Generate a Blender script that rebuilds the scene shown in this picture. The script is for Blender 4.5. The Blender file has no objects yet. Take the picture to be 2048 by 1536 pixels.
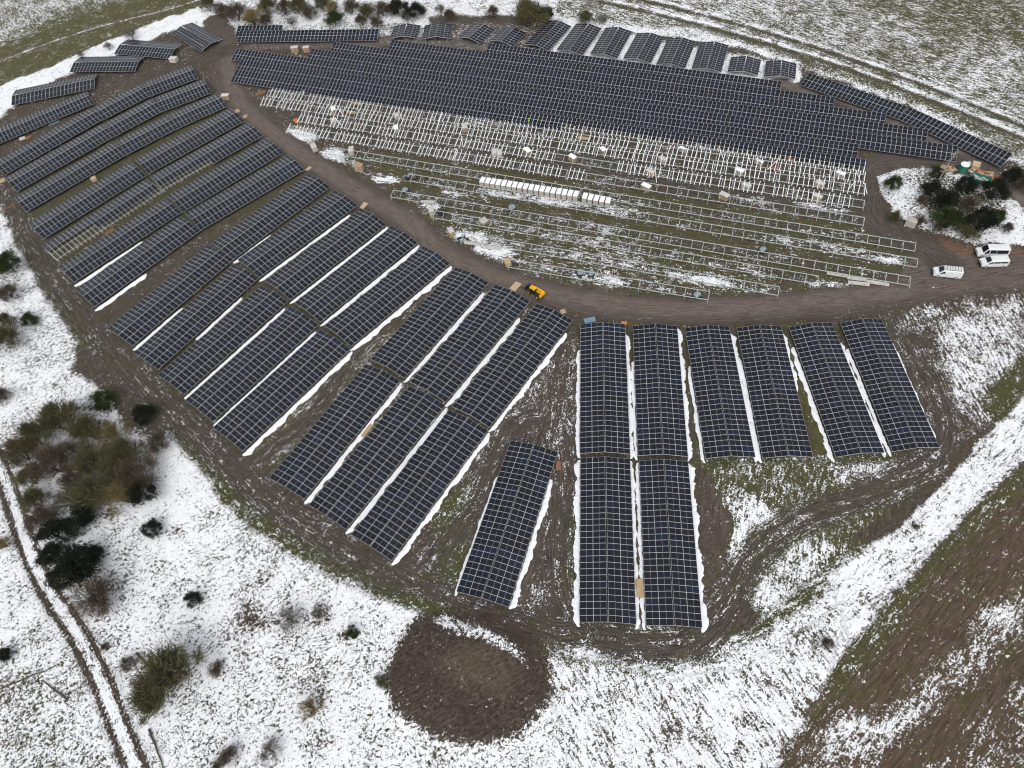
import bpy, math, random
import numpy as np
from mathutils import Vector, Matrix
R = math.radians
random.seed(7)
scene = bpy.context.scene
col = scene.collection

# ------------------------------------------------------------------ camera
FPX, PITCH, ROLL, CAMH = 1420.0, R(56), R(-8), 121.5
_c, _s = math.cos(PITCH), math.sin(PITCH)
FW = np.array([0, _c, -_s]); _u = np.array([0, _s, _c]); _r = np.array([1.0, 0, 0])
RT = _r * math.cos(ROLL) + _u * math.sin(ROLL)
UP = -_r * math.sin(ROLL) + _u * math.cos(ROLL)
cam_d = bpy.data.cameras.new("camera"); cam = bpy.data.objects.new("camera", cam_d); col.objects.link(cam)
cam_d.sensor_width = 36.0; cam_d.lens = FPX / 2048 * 36.0; cam_d.clip_end = 6000; cam_d.clip_start = 1.0
cam.matrix_world = Matrix(((RT[0], UP[0], -FW[0], 0), (RT[1], UP[1], -FW[1], 0), (RT[2], UP[2], -FW[2], CAMH), (0, 0, 0, 1)))
scene.camera = cam

# ------------------------------------------------------------------ overcast daylight
SUN_EL, SUN_AZ = R(55), R(185)
world = bpy.data.worlds.new("World"); scene.world = world; world.use_nodes = True
wt = world.node_tree; wt.nodes.clear()
sky = wt.nodes.new("ShaderNodeTexSky"); sky.sky_type = 'NISHITA'; sky.sun_disc = False
sky.sun_elevation = SUN_EL; sky.sun_rotation = SUN_AZ; sky.dust_density = 4.0; sky.air_density = 1.0; sky.ozone_density = 1.0
hs = wt.nodes.new("ShaderNodeHueSaturation"); hs.inputs['Saturation'].default_value = 0.22
bg = wt.nodes.new("ShaderNodeBackground"); bg.inputs['Strength'].default_value = 0.15
wo = wt.nodes.new("ShaderNodeOutputWorld")
wt.links.new(sky.outputs[0], hs.inputs['Color']); wt.links.new(hs.outputs[0], bg.inputs[0]); wt.links.new(bg.outputs[0], wo.inputs[0])
sd = bpy.data.lights.new("sun", 'SUN'); sd.energy = .7; sd.angle = R(50); sd.color = (1.0, 0.97, 0.93)
sun = bpy.data.objects.new("sun", sd); col.objects.link(sun)
sdir = Vector((math.sin(SUN_AZ) * math.cos(SUN_EL), math.cos(SUN_AZ) * math.cos(SUN_EL), math.sin(SUN_EL)))
sun.rotation_euler = sdir.to_track_quat('Z', 'Y').to_euler(); sun.location = sdir * 300
scene.view_settings.view_transform = 'Standard'; scene.view_settings.look = 'None'
scene.view_settings.gamma = 1.0; scene.view_settings.exposure = 0.2
scene.cycles.filter_width = 1.1

def at(px, py, z=0.0):
    """ground point (at height z) of a spot measured on the photograph"""
    d = RT * (px - 1024) / FPX + UP * (768 - py) / FPX + FW
    k = (CAMH - z) / -d[2]
    return Vector((d[0] * k, d[1] * k, z))
def px_of(x, y):
    dx, dy, dz = x, y, -CAMH
    w = dy * FW[1] + dz * FW[2]; w = np.maximum(w, 5.0)
    return 1024 + FPX * (dx * RT[0] + dy * RT[1] + dz * RT[2]) / w, 768 - FPX * (dx * UP[0] + dy * UP[1] + dz * UP[2]) / w

# ------------------------------------------------------------------ helpers
def tag(o, label=None, cat=None, group=None, kind=None):
    for k, v in (('label', label), ('category', cat), ('group', group), ('kind', kind)):
        if v: o[k] = v
    return o
def empty(name, loc, rz=0.0):
    o = bpy.data.objects.new(name, None); col.objects.link(o); o.location = loc; o.rotation_euler = (0, 0, rz); o.empty_display_size = .5
    return o
class MB:
    """collects faces and links them as one mesh object"""
    def __init__(s): s.v = []; s.f = []; s.m = []
    def quad(s, a, b, c, d, m=0):
        n = len(s.v); s.v += [tuple(a), tuple(b), tuple(c), tuple(d)]; s.f.append((n, n + 1, n + 2, n + 3)); s.m.append(m)
    def box(s, c, d, m=0, rz=0.0, M=None, taper=1.0, notop=False):
        x, y, z = d[0] / 2, d[1] / 2, d[2] / 2; n = len(s.v); cr, sr = math.cos(rz), math.sin(rz)
        for sx, sy, sz in ((-1,-1,-1),(1,-1,-1),(1,1,-1),(-1,1,-1),(-1,-1,1),(1,-1,1),(1,1,1),(-1,1,1)):
            t = taper if sz > 0 else 1.0
            p = Vector((sx * x * t, sy * y * t, sz * z))
            if M is not None: p = M @ p
            p = Vector((p.x * cr - p.y * sr, p.x * sr + p.y * cr, p.z)) + Vector(c); s.v.append(tuple(p))
        for f in ((0,3,2,1),(4,5,6,7),(0,1,5,4),(1,2,6,5),(2,3,7,6),(3,0,4,7)):
            s.f.append(tuple(n + i for i in f)); s.m.append(m)
    def tube(s, a, b, r0, r1=None, seg=8, m=0, cap=True):
        a, b = Vector(a), Vector(b); r1 = r0 if r1 is None else r1; n = len(s.v)
        ax = (b - a).normalized() if (b - a).length > 1e-6 else Vector((0, 0, 1)); u = ax.orthogonal().normalized(); w = ax.cross(u)
        for p, r in ((a, r0), (b, r1)):
            for i in range(seg):
                t = 2 * math.pi * i / seg; s.v.append(tuple(p + u * math.cos(t) * r + w * math.sin(t) * r))
        for i in range(seg):
            j = (i + 1) % seg; s.f.append((n + i, n + j, n + seg + j, n + seg + i)); s.m.append(m)
        if cap:
            s.f.append(tuple(n + i for i in reversed(range(seg)))); s.m.append(m)
            s.f.append(tuple(n + seg + i for i in range(seg))); s.m.append(m)
    def poly(s, pts, m=0):
        n = len(s.v); s.v += [tuple(p) for p in pts]; s.f.append(tuple(range(n, n + len(pts)))); s.m.append(m)
    def mesh(s, name, mats, smooth=False):
        me = bpy.data.meshes.new(name); me.from_pydata(s.v, [], s.f)
        for mt in (mats if isinstance(mats, (list, tuple)) else [mats]): me.materials.append(mt)
        me.polygons.foreach_set('material_index', s.m)
        if smooth: me.polygons.foreach_set('use_smooth', [True] * len(s.f))
        me.update(); return me
    def build(s, name, mats, parent=None, bevel=0.0, smooth=False):
        o = bpy.data.objects.new(name, s.mesh(name, mats, smooth)); col.objects.link(o)
        if parent: o.parent = parent
        if bevel:
            b = o.modifiers.new('bevel', 'BEVEL'); b.width = bevel; b.segments = 2; b.limit_method = 'ANGLE'
        return o
def kids(o):
    return [c for c in ALL_CHILD.get(o.name, [])]
def inst(name, me, parent, M):
    o = bpy.data.objects.new(name, me); col.objects.link(o); o.parent = parent; o.matrix_basis = M
    return o
def copy_tree(o, parent=None):
    c = o.copy(); col.objects.link(c); c.parent = parent
    for ch in list(o.children): copy_tree(ch, c)
    return c
ORD = ['first','second','third','fourth','fifth','sixth','seventh','eighth','ninth','tenth','eleventh','twelfth','thirteenth','fourteenth',
       'fifteenth','sixteenth','seventeenth','eighteenth','nineteenth','twentieth','twenty-first','twenty-second','twenty-third','twenty-fourth']

# ------------------------------------------------------------------ materials
def mat(name, rgb, rough=0.7, metal=0.0, spec=0.5, noise=0.0, nscale=3.0, dirt=None, obj_rand=0.0):
    m = bpy.data.materials.new(name); m.use_nodes = True; nt = m.node_tree; b = nt.nodes['Principled BSDF']
    b.inputs['Roughness'].default_value = rough; b.inputs['Metallic'].default_value = metal
    b.inputs['Specular IOR Level'].default_value = spec; b.inputs['Base Color'].default_value = (*rgb, 1)
    if noise or dirt:
        tc = nt.nodes.new('ShaderNodeTexCoord'); nz = nt.nodes.new('ShaderNodeTexNoise')
        nz.inputs['Scale'].default_value = nscale; nz.inputs['Detail'].default_value = 6; nz.inputs['Roughness'].default_value = .65
        nt.links.new(tc.outputs['Object'], nz.inputs['Vector'])
        rp = nt.nodes.new('ShaderNodeMapRange'); rp.inputs[1].default_value = .32; rp.inputs[2].default_value = .68
        nt.links.new(nz.outputs['Fac'], rp.inputs[0])
        mx = nt.nodes.new('ShaderNodeMix'); mx.data_type = 'RGBA'
        d = dirt or tuple(c * (1 - noise) for c in rgb)
        mx.inputs[6].default_value = (*rgb, 1); mx.inputs[7].default_value = (*d, 1)
        nt.links.new(rp.outputs[0], mx.inputs[0]); nt.links.new(mx.outputs[2], b.inputs['Base Color'])
    return m
M = {}
M['alu'] = mat('anodised_frame', (.62, .64, .66), .45, .0, .5)
M['galv'] = mat('galvanised_steel', (.46, .50, .49), .6, .0, .4, .2, 1.2)
M['beam'] = mat('bare_aluminium_rail', (.84, .85, .85), .6, .0, .3, .08, .6)
M['snow'] = mat('snow', (.84, .86, .89), .75, 0, .3, .06, 1.0)
M['white'] = mat('white_paint', (.74, .75, .75), .3, 0, .5, .12, 1.3)
M['black'] = mat('black_rubber', (.018, .018, .018), .8)
M['glass'] = mat('tinted_glass', (.012, .016, .02), .08, 0, .6)
M['yellow'] = mat('yellow_paint', (.80, .42, .01), .35, 0, .5, .2, 2.0)
M['dark'] = mat('dark_steel', (.03, .03, .032), .55, .2, .5, .3, 3.0)
M['carton'] = mat('brown_cardboard', (.42, .30, .20), .85, 0, .2, .3, 2.5)
M['carton_pale'] = mat('pale_cardboard', (.50, .45, .41), .85, 0, .2, .3, 2.5)
M['wrap'] = mat('white_wrap', (.58, .56, .53), .5, 0, .4, .22, 2.0)
M['wood'] = mat('raw_pine_wood', (.52, .39, .23), .85, 0, .2, .3, 4.0)
M['wood_red'] = mat('wet_brown_wood', (.27, .145, .085), .85, 0, .2, .35, 4.0)
M['orange'] = mat('orange_plastic', (.62, .20, .06), .6, 0, .3, .3, 3.0)
M['bluegrey'] = mat('blue_grey_film', (.27, .33, .38), .4, 0, .4, .3, 2.0)
M['blue'] = mat('blue_board', (.17, .27, .36), .45, 0, .4, .15, 2.0)
M['green'] = mat('green_painted_steel', (.03, .22, .16), .5, 0, .4, .3, 2.0)
M['sand'] = mat('pale_timber', (.55, .42, .28), .9, 0, .2, .3, 2.0)
M['hivis'] = mat('hi_vis_cloth', (.55, .9, .08), .8)
M['navy'] = mat('navy_cloth', (.02, .025, .04), .9)
M['skin'] = mat('skin', (.5, .33, .25), .6)
M['bark'] = mat('bark', (.11, .09, .07), .9, 0, .2, .4, 3.0)
M['birch'] = mat('pale_bark', (.42, .38, .30), .9, 0, .2, .3, 3.0)

def cell_mat():
    m = bpy.data.materials.new('solar_cells'); m.use_nodes = True; nt = m.node_tree; b = nt.nodes['Principled BSDF']; L = nt.links
    oi = nt.nodes.new('ShaderNodeObjectInfo'); cr = nt.nodes.new('ShaderNodeValToRGB')
    e = cr.color_ramp.elements
    e[0].position = 0; e[0].color = (.007, .0095, .018, 1); e[1].position = 1; e[1].color = (.011, .017, .036, 1)
    x = e.new(.35); x.color = (.0105, .011, .0155, 1); x = e.new(.6); x.color = (.0085, .0125, .023, 1); x = e.new(.85); x.color = (.012, .0125, .016, 1)
    L.new(oi.outputs['Random'], cr.inputs[0]); L.new(cr.outputs[0], b.inputs['Base Color'])
    b.inputs['Roughness'].default_value = .22; b.inputs['Specular IOR Level'].default_value = .38; b.inputs['IOR'].default_value = 1.5
    b.inputs['Sheen Weight'].default_value = .0; b.inputs['Sheen Roughness'].default_value = .45
    return m
M['cell'] = cell_mat()

# ------------------------------------------------------------------ ground
def axis(lo, hi, step, far):
    core = np.arange(lo, hi + step / 2, step); g = step; a = []; p = hi
    while p < far: g *= 1.25; p += g; a.append(p)
    b = []; g = step; p = lo
    while p > -far: g *= 1.25; p -= g; b.append(p)
    return np.array(b[::-1] + list(core) + a)
GX = axis(-215, 190, .55, 2600); GY = axis(-8, 272, .55, 2600)
X, Y = np.meshgrid(GX, GY); X = X.ravel(); Y = Y.ravel()
def wob(x, y, s, seed):
    r = np.random.RandomState(seed); o = np.zeros_like(x)
    for k in range(6):
        a = r.rand() * 6.28; f = s * (1 + k * .55); o += np.sin((x * math.cos(a) + y * math.sin(a)) * f + r.rand() * 6.28 + 1.5 * np.sin((x * math.sin(a) - y * math.cos(a)) * f * .6 + r.rand() * 6)) / (1 + .35 * k)
    return o / 2.6
U, V = px_of(X, Y)
scl = np.clip(1.0 - (768 - V) / 1800, .45, 1.3)
UW = U + wob(X, Y, .35, 1) * 5 * scl + wob(X, Y, 1.3, 3) * 3 * scl; VW = V + wob(X, Y, .35, 2) * 4 * scl + wob(X, Y, 1.3, 4) * 2.5 * scl
N = len(X)
snow = np.full(N, .70); base = np.tile(np.array([.055, .052, .034]), (N, 1)); grass = np.full(N, .35)
flow = np.stack([X * 3.4 + Y * 1.2, -X * .35 + Y * .9, np.zeros(N)], 1)
def sdist(poly, u, v):
    p = np.array(poly, float); inside = np.zeros(len(u), bool); d = np.full(len(u), 1e9)
    for i in range(len(p)):
        x0, y0 = p[i]; x1, y1 = p[(i + 1) % len(p)]
        if y0 != y1:
            c = ((y0 > v) != (y1 > v)) & (u < (x1 - x0) * (v - y0) / (y1 - y0) + x0); inside ^= c
        dx, dy = x1 - x0, y1 - y0; t = np.clip(((u - x0) * dx + (v - y0) * dy) / (dx * dx + dy * dy + 1e-9), 0, 1)
        d = np.minimum(d, np.hypot(u - x0 - t * dx, v - y0 - t * dy))
    return np.where(inside, d, -d)
def region(poly, fe, sn=None, rgb=None, gr=None, ang=None, str_=1.0, raw=False):
    global snow, base, grass
    p = np.array(poly, float); m = fe + 12
    uu, vv = (U, V) if raw else (UW, VW)
    k = np.where((uu > p[:, 0].min() - m) & (uu < p[:, 0].max() + m) & (vv > p[:, 1].min() - m) & (vv < p[:, 1].max() + m))[0]
    if not len(k): return
    w = np.clip(sdist(poly, uu[k], vv[k]) / fe + .5, 0, 1) * str_
    if sn is not None: snow[k] += (sn - snow[k]) * w
    if gr is not None: grass[k] += (gr - grass[k]) * w
    if rgb is not None: base[k] += (np.array(rgb) - base[k]) * w[:, None]
    if ang is not None:
        q = k[w > .5]; c, s = math.cos(R(ang)), math.sin(R(ang)); flow[q, 0] = X[q] * c + Y[q] * s; flow[q, 1] = -X[q] * s + Y[q] * c
def wang(p, q):
    a, b = at(*p), at(*q); return math.degrees(math.atan2(b.y - a.y, b.x - a.x))
def track(pts, width, sn=None, rgb=None, gr=None, fe=.8, ruts=0.0, setflow=True, rut_sn=0.0, str_=1.0):
    """wheel track: pts on the photograph, width in metres"""
    P = [at(*p) for p in pts]; Q = []
    for i in range(len(P) - 1):                                     # Catmull-Rom
        a, b, c, d = P[max(i - 1, 0)], P[i], P[i + 1], P[min(i + 2, len(P) - 1)]
        for t in np.linspace(0, 1, 7)[:-1]:
            Q.append(.5 * ((2 * b) + (-a + c) * t + (2 * a - 5 * b + 4 * c - d) * t * t + (-a + 3 * b - 3 * c + d) * t ** 3))
    Q.append(P[-1]); qx = np.array([q.x for q in Q]); qy = np.array([q.y for q in Q])
    k = np.where((X > qx.min() - width) & (X < qx.max() + width) & (Y > qy.min() - width) & (Y < qy.max() + width))[0]
    if not len(k): return
    best = np.full(len(k), 1e9); sv = np.zeros(len(k)); uu = np.zeros(len(k)); s0 = 0
    xs, ys = X[k], Y[k]
    for i in range(len(Q) - 1):
        dx, dy = qx[i + 1] - qx[i], qy[i + 1] - qy[i]; L = math.hypot(dx, dy)
        if L < 1e-4: continue
        t = np.clip(((xs - qx[i]) * dx + (ys - qy[i]) * dy) / L / L, 0, 1); ex, ey = xs - qx[i] - t * dx, ys - qy[i] - t * dy; d = np.hypot(ex, ey)
        b = d < best; best[b] = d[b]; sv[b] = np.sign(dx * ey - dy * ex)[b] * d[b]; uu[b] = s0 + t[b] * L; s0 += L
    wv = best + wob(xs, ys, .5, 9) * .5
    w = np.clip((width / 2 - wv) / fe + .5, 0, 1) * str_
    if ruts:
        tr = np.exp(-((np.abs(sv) - ruts) / .55) ** 2); w2 = w * tr
        if rut_sn is not None: snow[k] += (rut_sn - snow[k]) * w2
        if sn is not None: snow[k] += (sn - snow[k]) * w * (1 - tr)
        if rgb is not None: base[k] += (np.array(rgb) - base[k]) * (w * (.45 + .55 * tr))[:, None]
    else:
        if sn is not None: snow[k] += (sn - snow[k]) * w
        if rgb is not None: base[k] += (np.array(rgb) - base[k]) * w[:, None]
    if gr is not None: grass[k] += (gr - grass[k]) * w
    if setflow:
        q = w > .4; flow[k[q], 0] = uu[q]; flow[k[q], 1] = sv[q] * 1.6 + s0 % 17
MUD = (.066, .050, .040); ROAD = (.150, .120, .104); GRN = (.045, .056, .016); BRN = (.082, .055, .034); OLV = (.115, .110, .050)
# outer fields
region([(-900, -900), (540, -300), (430, 0), (330, 42), (200, 95), (90, 140), (0, 190), (-200, 300), (-900, 700)], 6, .17, OLV, .75, wang((0, 110), (300, 10)))
region([(-900, -900), (300, -300), (250, 0), (140, 30), (0, 85), (-300, 200)], 40, .52, (.14, .14, .095), .6, wang((0, 40), (40, 90)), .9)
region([(430, -400), (3600, -400), (3600, 1400), (2048, 300), (1900, 215), (1640, 130), (1480, 75), (1250, 50), (1000, 30), (700, -40)], 8, .47, (.095, .098, .055), .8, wang((1250, 20), (2048, 260)))
region([(1400, 60), (1600, 90), (1800, 160), (2048, 290), (2048, 330), (1900, 235), (1700, 160), (1500, 100)], 16, .36, (.085, .085, .04), .8, None)
region([(1620, -40), (2100, -40), (2100, 90), (1900, 70), (1700, 20)], 30, .34, (.08, .088, .038), .9)
region([(1100, 35), (1400, 60), (1600, 120), (1600, 165), (1400, 90), (1100, 60)], 10, .72, None, .4)
for dv in (0, 22, 95):
    track([(1150, -30 + dv), (1400, 28 + dv), (1640, 98 + dv * 1.05), (1850, 172 + dv * 1.1), (2060, 258 + dv * 1.15)], 1.2, .10, (.07, .062, .045), .3, .8, 0, True)
    track([(1150, -38 + dv), (1400, 20 + dv), (1640, 90 + dv * 1.05), (1850, 164 + dv * 1.1), (2060, 249 + dv * 1.15)], 1.0, .78, None, .3, .8, 0, False)
track([(-20, 128), (90, 88), (200, 52), (320, 22), (420, -8)], 2.6, .6, (.10, .085, .055), .2, .6, .9, True, .1)
# snowy strip between field and site, hedge ground
region([(-200, 240), (0, 170), (110, 128), (200, 88), (330, 36), (420, 8), (520, 30), (560, 52), (430, 46), (345, 58), (245, 100), (150, 140), (60, 182), (10, 225), (-200, 330)], 5, .88, (.10, .09, .065), .25)
region([(400, -60), (1100, -60), (1120, 40), (1010, 50), (880, 46), (700, 50), (480, 48), (400, 30)], 8, .70, (.085, .07, .05), .3)
region([(860, 32), (1090, 28), (1090, 46), (930, 58), (860, 52)], 6, .12, (.075, .062, .05), .1)
# site body
SITE = [(0, 232), (60, 186), (150, 144), (250, 104), (345, 60), (440, 48), (560, 56), (760, 56), (1000, 50), (1250, 62), (1480, 95), (1620, 142), (1800, 205), (1930, 275), (2048, 335), (2300, 480), (2300, 800), (2048, 820), (1985, 860), (1900, 955), (1800, 1040), (1690, 1110),
        (1560, 1200), (1450, 1295), (1350, 1318), (1250, 1325), (1140, 1280), (1000, 1245), (850, 1190), (720, 1130), (600, 1050), (480, 965), (380, 870), (290, 770), (200, 700), (135, 610), (90, 520), (40, 440), (0, 380), (-200, 250)]
region(SITE, 7, .17, MUD, .35)
region([(440, 48), (800, 50), (1600, 130), (1600, 175), (1100, 110), (780, 82), (470, 92)], 8, .55, (.10, .088, .072), .1)
region([(860, 48), (1040, 45), (1120, 40), (1180, 100), (1020, 96), (870, 80)], 8, .35, (.08, .066, .055), .1)
region([(1120, 44), (1600, 130), (1600, 175), (1100, 110)], 10, .78, (.085, .072, .058), .1)
# green verge beyond the perimeter track and snow mix
region([(60, 470), (120, 560), (190, 660), (260, 740), (340, 830), (400, 905), (470, 985), (560, 1050), (680, 1120), (820, 1185), (980, 1240), (1080, 1290), (960, 1262), (820, 1222), (700, 1172), (580, 1108), (470, 1030), (390, 930), (320, 852), (240, 790), (160, 690), (110, 610), (60, 520)], 10, .30, GRN, .9, wang((300, 800), (600, 1080)))
region([(155, 690), (230, 730), (300, 800), (340, 880), (280, 900), (215, 790), (150, 740)], 14, .12, (.06, .05, .04), .3)
region([(1080, 1275), (1150, 1310), (1300, 1335), (1430, 1310), (1540, 1220), (1700, 1100), (1760, 1080), (1640, 1200), (1520, 1270), (1420, 1330), (1300, 1352), (1180, 1345), (1060, 1300)], 14, .44, GRN, .9, wang((1300, 1330), (1560, 1200)))
region([(1400, 930), (1640, 920), (1800, 930), (1860, 960), (1740, 1080), (1600, 1170), (1520, 1230), (1460, 1160), (1430, 1050)], 16, .34, (.068, .064, .032), .75, wang((1500, 1100), (1520, 960)))
region([(1420, 1000), (1520, 985), (1560, 1060), (1500, 1120), (1430, 1110)], 24, .62, (.055, .06, .022), .9)
region([(1560, 1060), (1680, 1090), (1600, 1180), (1520, 1230), (1490, 1200)], 20, .62, GRN, .9)
region([(1400, 930), (1470, 1040), (1440, 1180), (1410, 1180)], 14, .12, (.08, .062, .05), .25)
region([(1640, 925), (1850, 905), (1870, 940), (1700, 975)], 12, .50, (.075, .064, .05), .3)
region([(1700, 1080), (1750, 1040), (1850, 960), (1900, 890), (1950, 870), (1900, 960), (1820, 1040), (1740, 1090)], 10, .05, (.062, .05, .037), .3)
# mound area right
region([(1770, 640), (1850, 600), (2300, 560), (2300, 820), (2030, 800), (1960, 870), (1900, 900), (1870, 850)], 14, .34, MUD, .3, wang((1850, 650), (1950, 850)))
region([(1880, 660), (1960, 610), (2048, 600), (2048, 760), (1960, 830), (1890, 800)], 40, .58, None, .1, None)
region([(1960, 800), (2048, 700), (2080, 760), (2000, 860)], 18, .2, GRN, .9, None)
# meadow lower right of the fence line
region([(2300, 640), (2048, 800), (1985, 862), (1895, 965), (1790, 1060), (1660, 1150), (1700, 1290), (1800, 1160), (1900, 1045), (2048, 895), (2300, 800)], 8, .72, (.085, .066, .045), .3, wang((1700, 1230), (1900, 1020)))
# ploughed field
FIELD = [(2400, 700), (2048, 925), (1960, 1000), (1870, 1100), (1780, 1195), (1700, 1290), (1620, 1400), (1560, 1500), (1520, 1600), (2600, 1700)]
region(FIELD, 7, .15, BRN, .35, wang((1700, 1400), (2000, 1020)))
region([(2048, 1150), (1960, 1230), (1880, 1330), (1800, 1400), (1660, 1440), (1580, 1560), (1700, 1600), (1800, 1480), (1950, 1350), (2048, 1270)], 50, .50, None, .3, None)
region([(1960, 1420), (2100, 1330), (2100, 1600), (1850, 1600)], 50, .36, None, .3, None)
region([(1780, 1195), (2048, 925), (2060, 960), (1860, 1150), (1740, 1320), (1640, 1440), (1700, 1290)], 30, .26, (.06, .058, .028), .8)
# flecked meadow variation at the bottom
region([(400, 1130), (700, 1160), (760, 1260), (740, 1420), (600, 1380), (450, 1300)], 70, .70, (.075, .058, .042), .3)
region([(0, 1280), (130, 1300), (210, 1536), (0, 1600)], 50, .58, (.06, .06, .035), .5)
region([(1080, 1300), (1350, 1360), (1500, 1330), (1700, 1200), (1640, 1400), (1500, 1600), (1060, 1600), (1120, 1450)], 40, .68, (.085, .068, .042), .3, wang((1100, 1330), (1200, 1520)))
region([(220, 860), (330, 870), (420, 1000), (360, 1120), (250, 1060)], 50, .83, None, .5)
for (x, y, r, s) in ((505, 1230, 38, .40), (520, 1160, 30, .55), (640, 1230, 28, .5), (700, 1265, 16, .3), (350, 1060, 20, .5), (1545, 1370, 20, .5), (1500, 1440, 26, .5), (1350, 1450, 24, .55)):
    region([(x + r * math.cos(a) * (1 + .3 * math.sin(3 * a)), y + r * .7 * math.sin(a)) for a in np.linspace(0, 6.28, 12)[:-1]], r * .8, s, (.062, .042, .032), .2)
# middle field between ladders
region([(760, 300), (1180, 370), (1740, 450), (1850, 500), (1830, 580), (1500, 600), (1250, 590), (1080, 560), (930, 490), (800, 400), (680, 330)], 12, .20, (.070, .058, .044), .45, -25.2)
region([(860, 430), (1250, 450), (1330, 560), (1080, 555), (960, 520), (880, 460)], 24, .33, None, .5, None)
region([(1250, 500), (1500, 520), (1560, 590), (1300, 590)], 24, .30, None, .5, None)
region([(500, 170), (1100, 250), (1740, 340), (1735, 430), (1200, 360), (700, 280), (580, 270)], 10, .20, (.068, .057, .046), .25, -25.2)
for (x, y, rx, ry, s) in ((600, 270, 36, 12, .9), (665, 310, 30, 14, .75), (690, 322, 30, 8, .6), (770, 358, 30, 8, .85), (1000, 385, 60, 8, .6), (1100, 400, 90, 8, .6), (900, 205, 60, 8, .5), (960, 245, 40, 8, .5), (1240, 420, 60, 9, .5), (860, 410, 26, 7, .7),
                          (990, 500, 40, 12, .8), (940, 475, 40, 14, .7), (930, 390, 50, 6, .5), (1700, 500, 60, 8, .55), (1780, 520, 60, 8, .6), (1600, 480, 60, 8, .5), (1400, 560, 70, 12, .6), (1200, 560, 60, 12, .55), (1150, 600, 60, 10, .6), (1220, 625, 60, 9, .7), (1560, 590, 40, 10, .5), (1670, 575, 50, 14, .6), (1510, 400, 50, 6, .5), (1650, 415, 60, 7, .5), (1440, 300, 60, 6, .4)):
    region([(x + rx * math.cos(a), y + ry * math.sin(a) + .14 * rx * math.cos(a)) for a in np.linspace(0, 6.28, 14)[:-1]], ry * 1.1, s)
q = -X * math.sin(R(-25.2)) + Y * math.cos(R(-25.2)); ph = ((q + wob(X, Y, .2, 12) * .35 - 134.0) / 5.15) % 1.0
lad = np.clip(sdist([(640, 288), (1180, 352), (1760, 440), (1860, 510), (1830, 575), (1500, 600), (1250, 590), (1080, 560), (900, 480), (780, 400)], UW, VW) / 10, 0, 1)
gst = np.clip(1.5 - np.abs(ph - .35) / .14, 0, 1) * lad
base[:] = base + (np.array([.075, .066, .026]) - base) * (gst * .85)[:, None]; grass[:] = grass + (.8 - grass) * gst * .6
snow[:] = snow - gst * .04 + np.clip(1 - np.abs(ph - .78) / .13, 0, 1) * lad * .18
# strips of ground under and between the finished tables
region([(0, 390), (200, 240), (400, 150), (520, 250), (620, 340), (660, 375), (400, 470), (150, 620), (60, 480)], 10, .07, (.060, .054, .038), .55, 40)
region([(218, 654), (430, 480), (616, 346), (900, 500), (905, 530), (700, 720), (484, 915), (300, 760)], 10, .12, (.060, .050, .038), .5, 44)
region([(440, 470), (615, 350), (640, 340), (420, 470), (210, 625), (185, 620)], 8, .14, (.07, .058, .05), .5, 44)
region([(705, 690), (905, 525), (745, 715), (540, 950), (500, 920)], 8, .30, (.068, .055, .042), .55, 46)
region([(905, 530), (1145, 640), (1150, 660), (980, 870), (785, 1130), (540, 960), (740, 720)], 8, .22, (.060, .052, .038), .5, 52)
region([(985, 860), (1150, 660), (1158, 700), (1158, 1240), (1020, 1225), (915, 1185), (1015, 880), (890, 1000), (790, 1130), (800, 1140)], 12, .30, MUD, .3, 60)
region([(870, 1010), (960, 960), (990, 900), (930, 1100), (905, 1180), (850, 1150), (870, 1080)], 12, .25, GRN, .85)
region([(1110, 930), (1125, 930), (1060, 1190), (1030, 1210)], 10, .06, (.085, .068, .055), .2)
region([(1128, 1020), (1158, 1020), (1158, 1240), (1130, 1200)], 10, .2, GRN, .7)
region([(1155, 640), (1780, 640), (1885, 905), (1640, 925), (1400, 925), (1410, 1260), (1155, 1250)], 8, .16, (.062, .052, .038), .5, 84)
region([(1560, 700), (1640, 920), (1675, 925), (1600, 720)], 6, .05, (.085, .075, .030), .8)
region([(1165, 1245), (1410, 1258), (1400, 1275), (1165, 1262)], 5, .12, GRN, .9)
region([(1400, 916), (1780, 905), (1780, 925), (1400, 935)], 6, .3, GRN, .9)
# tracks
track([(430, 40), (455, 90), (440, 135), (475, 200), (535, 262), (620, 325), (720, 388), (800, 432), (870, 492), (960, 545), (1080, 583), (1200, 606), (1350, 620), (1500, 615), (1700, 598), (1850, 575), (1960, 548), (2060, 540), (2300, 500)], 7.5, .03, (.095, .077, .067), .05, 1.5)
track([(450, 110), (475, 200), (535, 258), (620, 322), (720, 385), (800, 430), (870, 492), (960, 543), (1080, 580), (1200, 604), (1350, 617), (1500, 612), (1700, 595), (1850, 572), (2060, 538)], 4.2, .01, ROAD, .0, 1.2)
region([(1830, 500), (1880, 490), (2048, 500), (2300, 520), (2300, 560), (2048, 578), (1850, 590), (1790, 560)], 14, .02, (.12, .098, .086), .05, wang((1850, 560), (2048, 520)))
region([(1880, 478), (1960, 492), (2060, 498), (2060, 512), (1960, 512), (1890, 500)], 8, .02, (.17, .095, .055), .05)
track([(1800, 318), (1750, 350), (1738, 395), (1752, 440), (1800, 475), (1860, 505), (1900, 530)], 6.5, .03, (.075, .062, .053), .05, 1.5, 0, True)
track([(460, 92), (560, 88), (700, 86), (770, 82)], 5, .12, (.125, .105, .09), .05, 1.2)
track([(770, 80), (900, 86), (990, 92)], 4, .2, (.12, .105, .09), .05, 1.0)
track([(1560, 165), (1680, 198), (1790, 240), (1870, 275), (1950, 315), (2010, 365), (2070, 430)], 4.0, .02, (.15, .13, .115), .0, 1.0)
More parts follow.
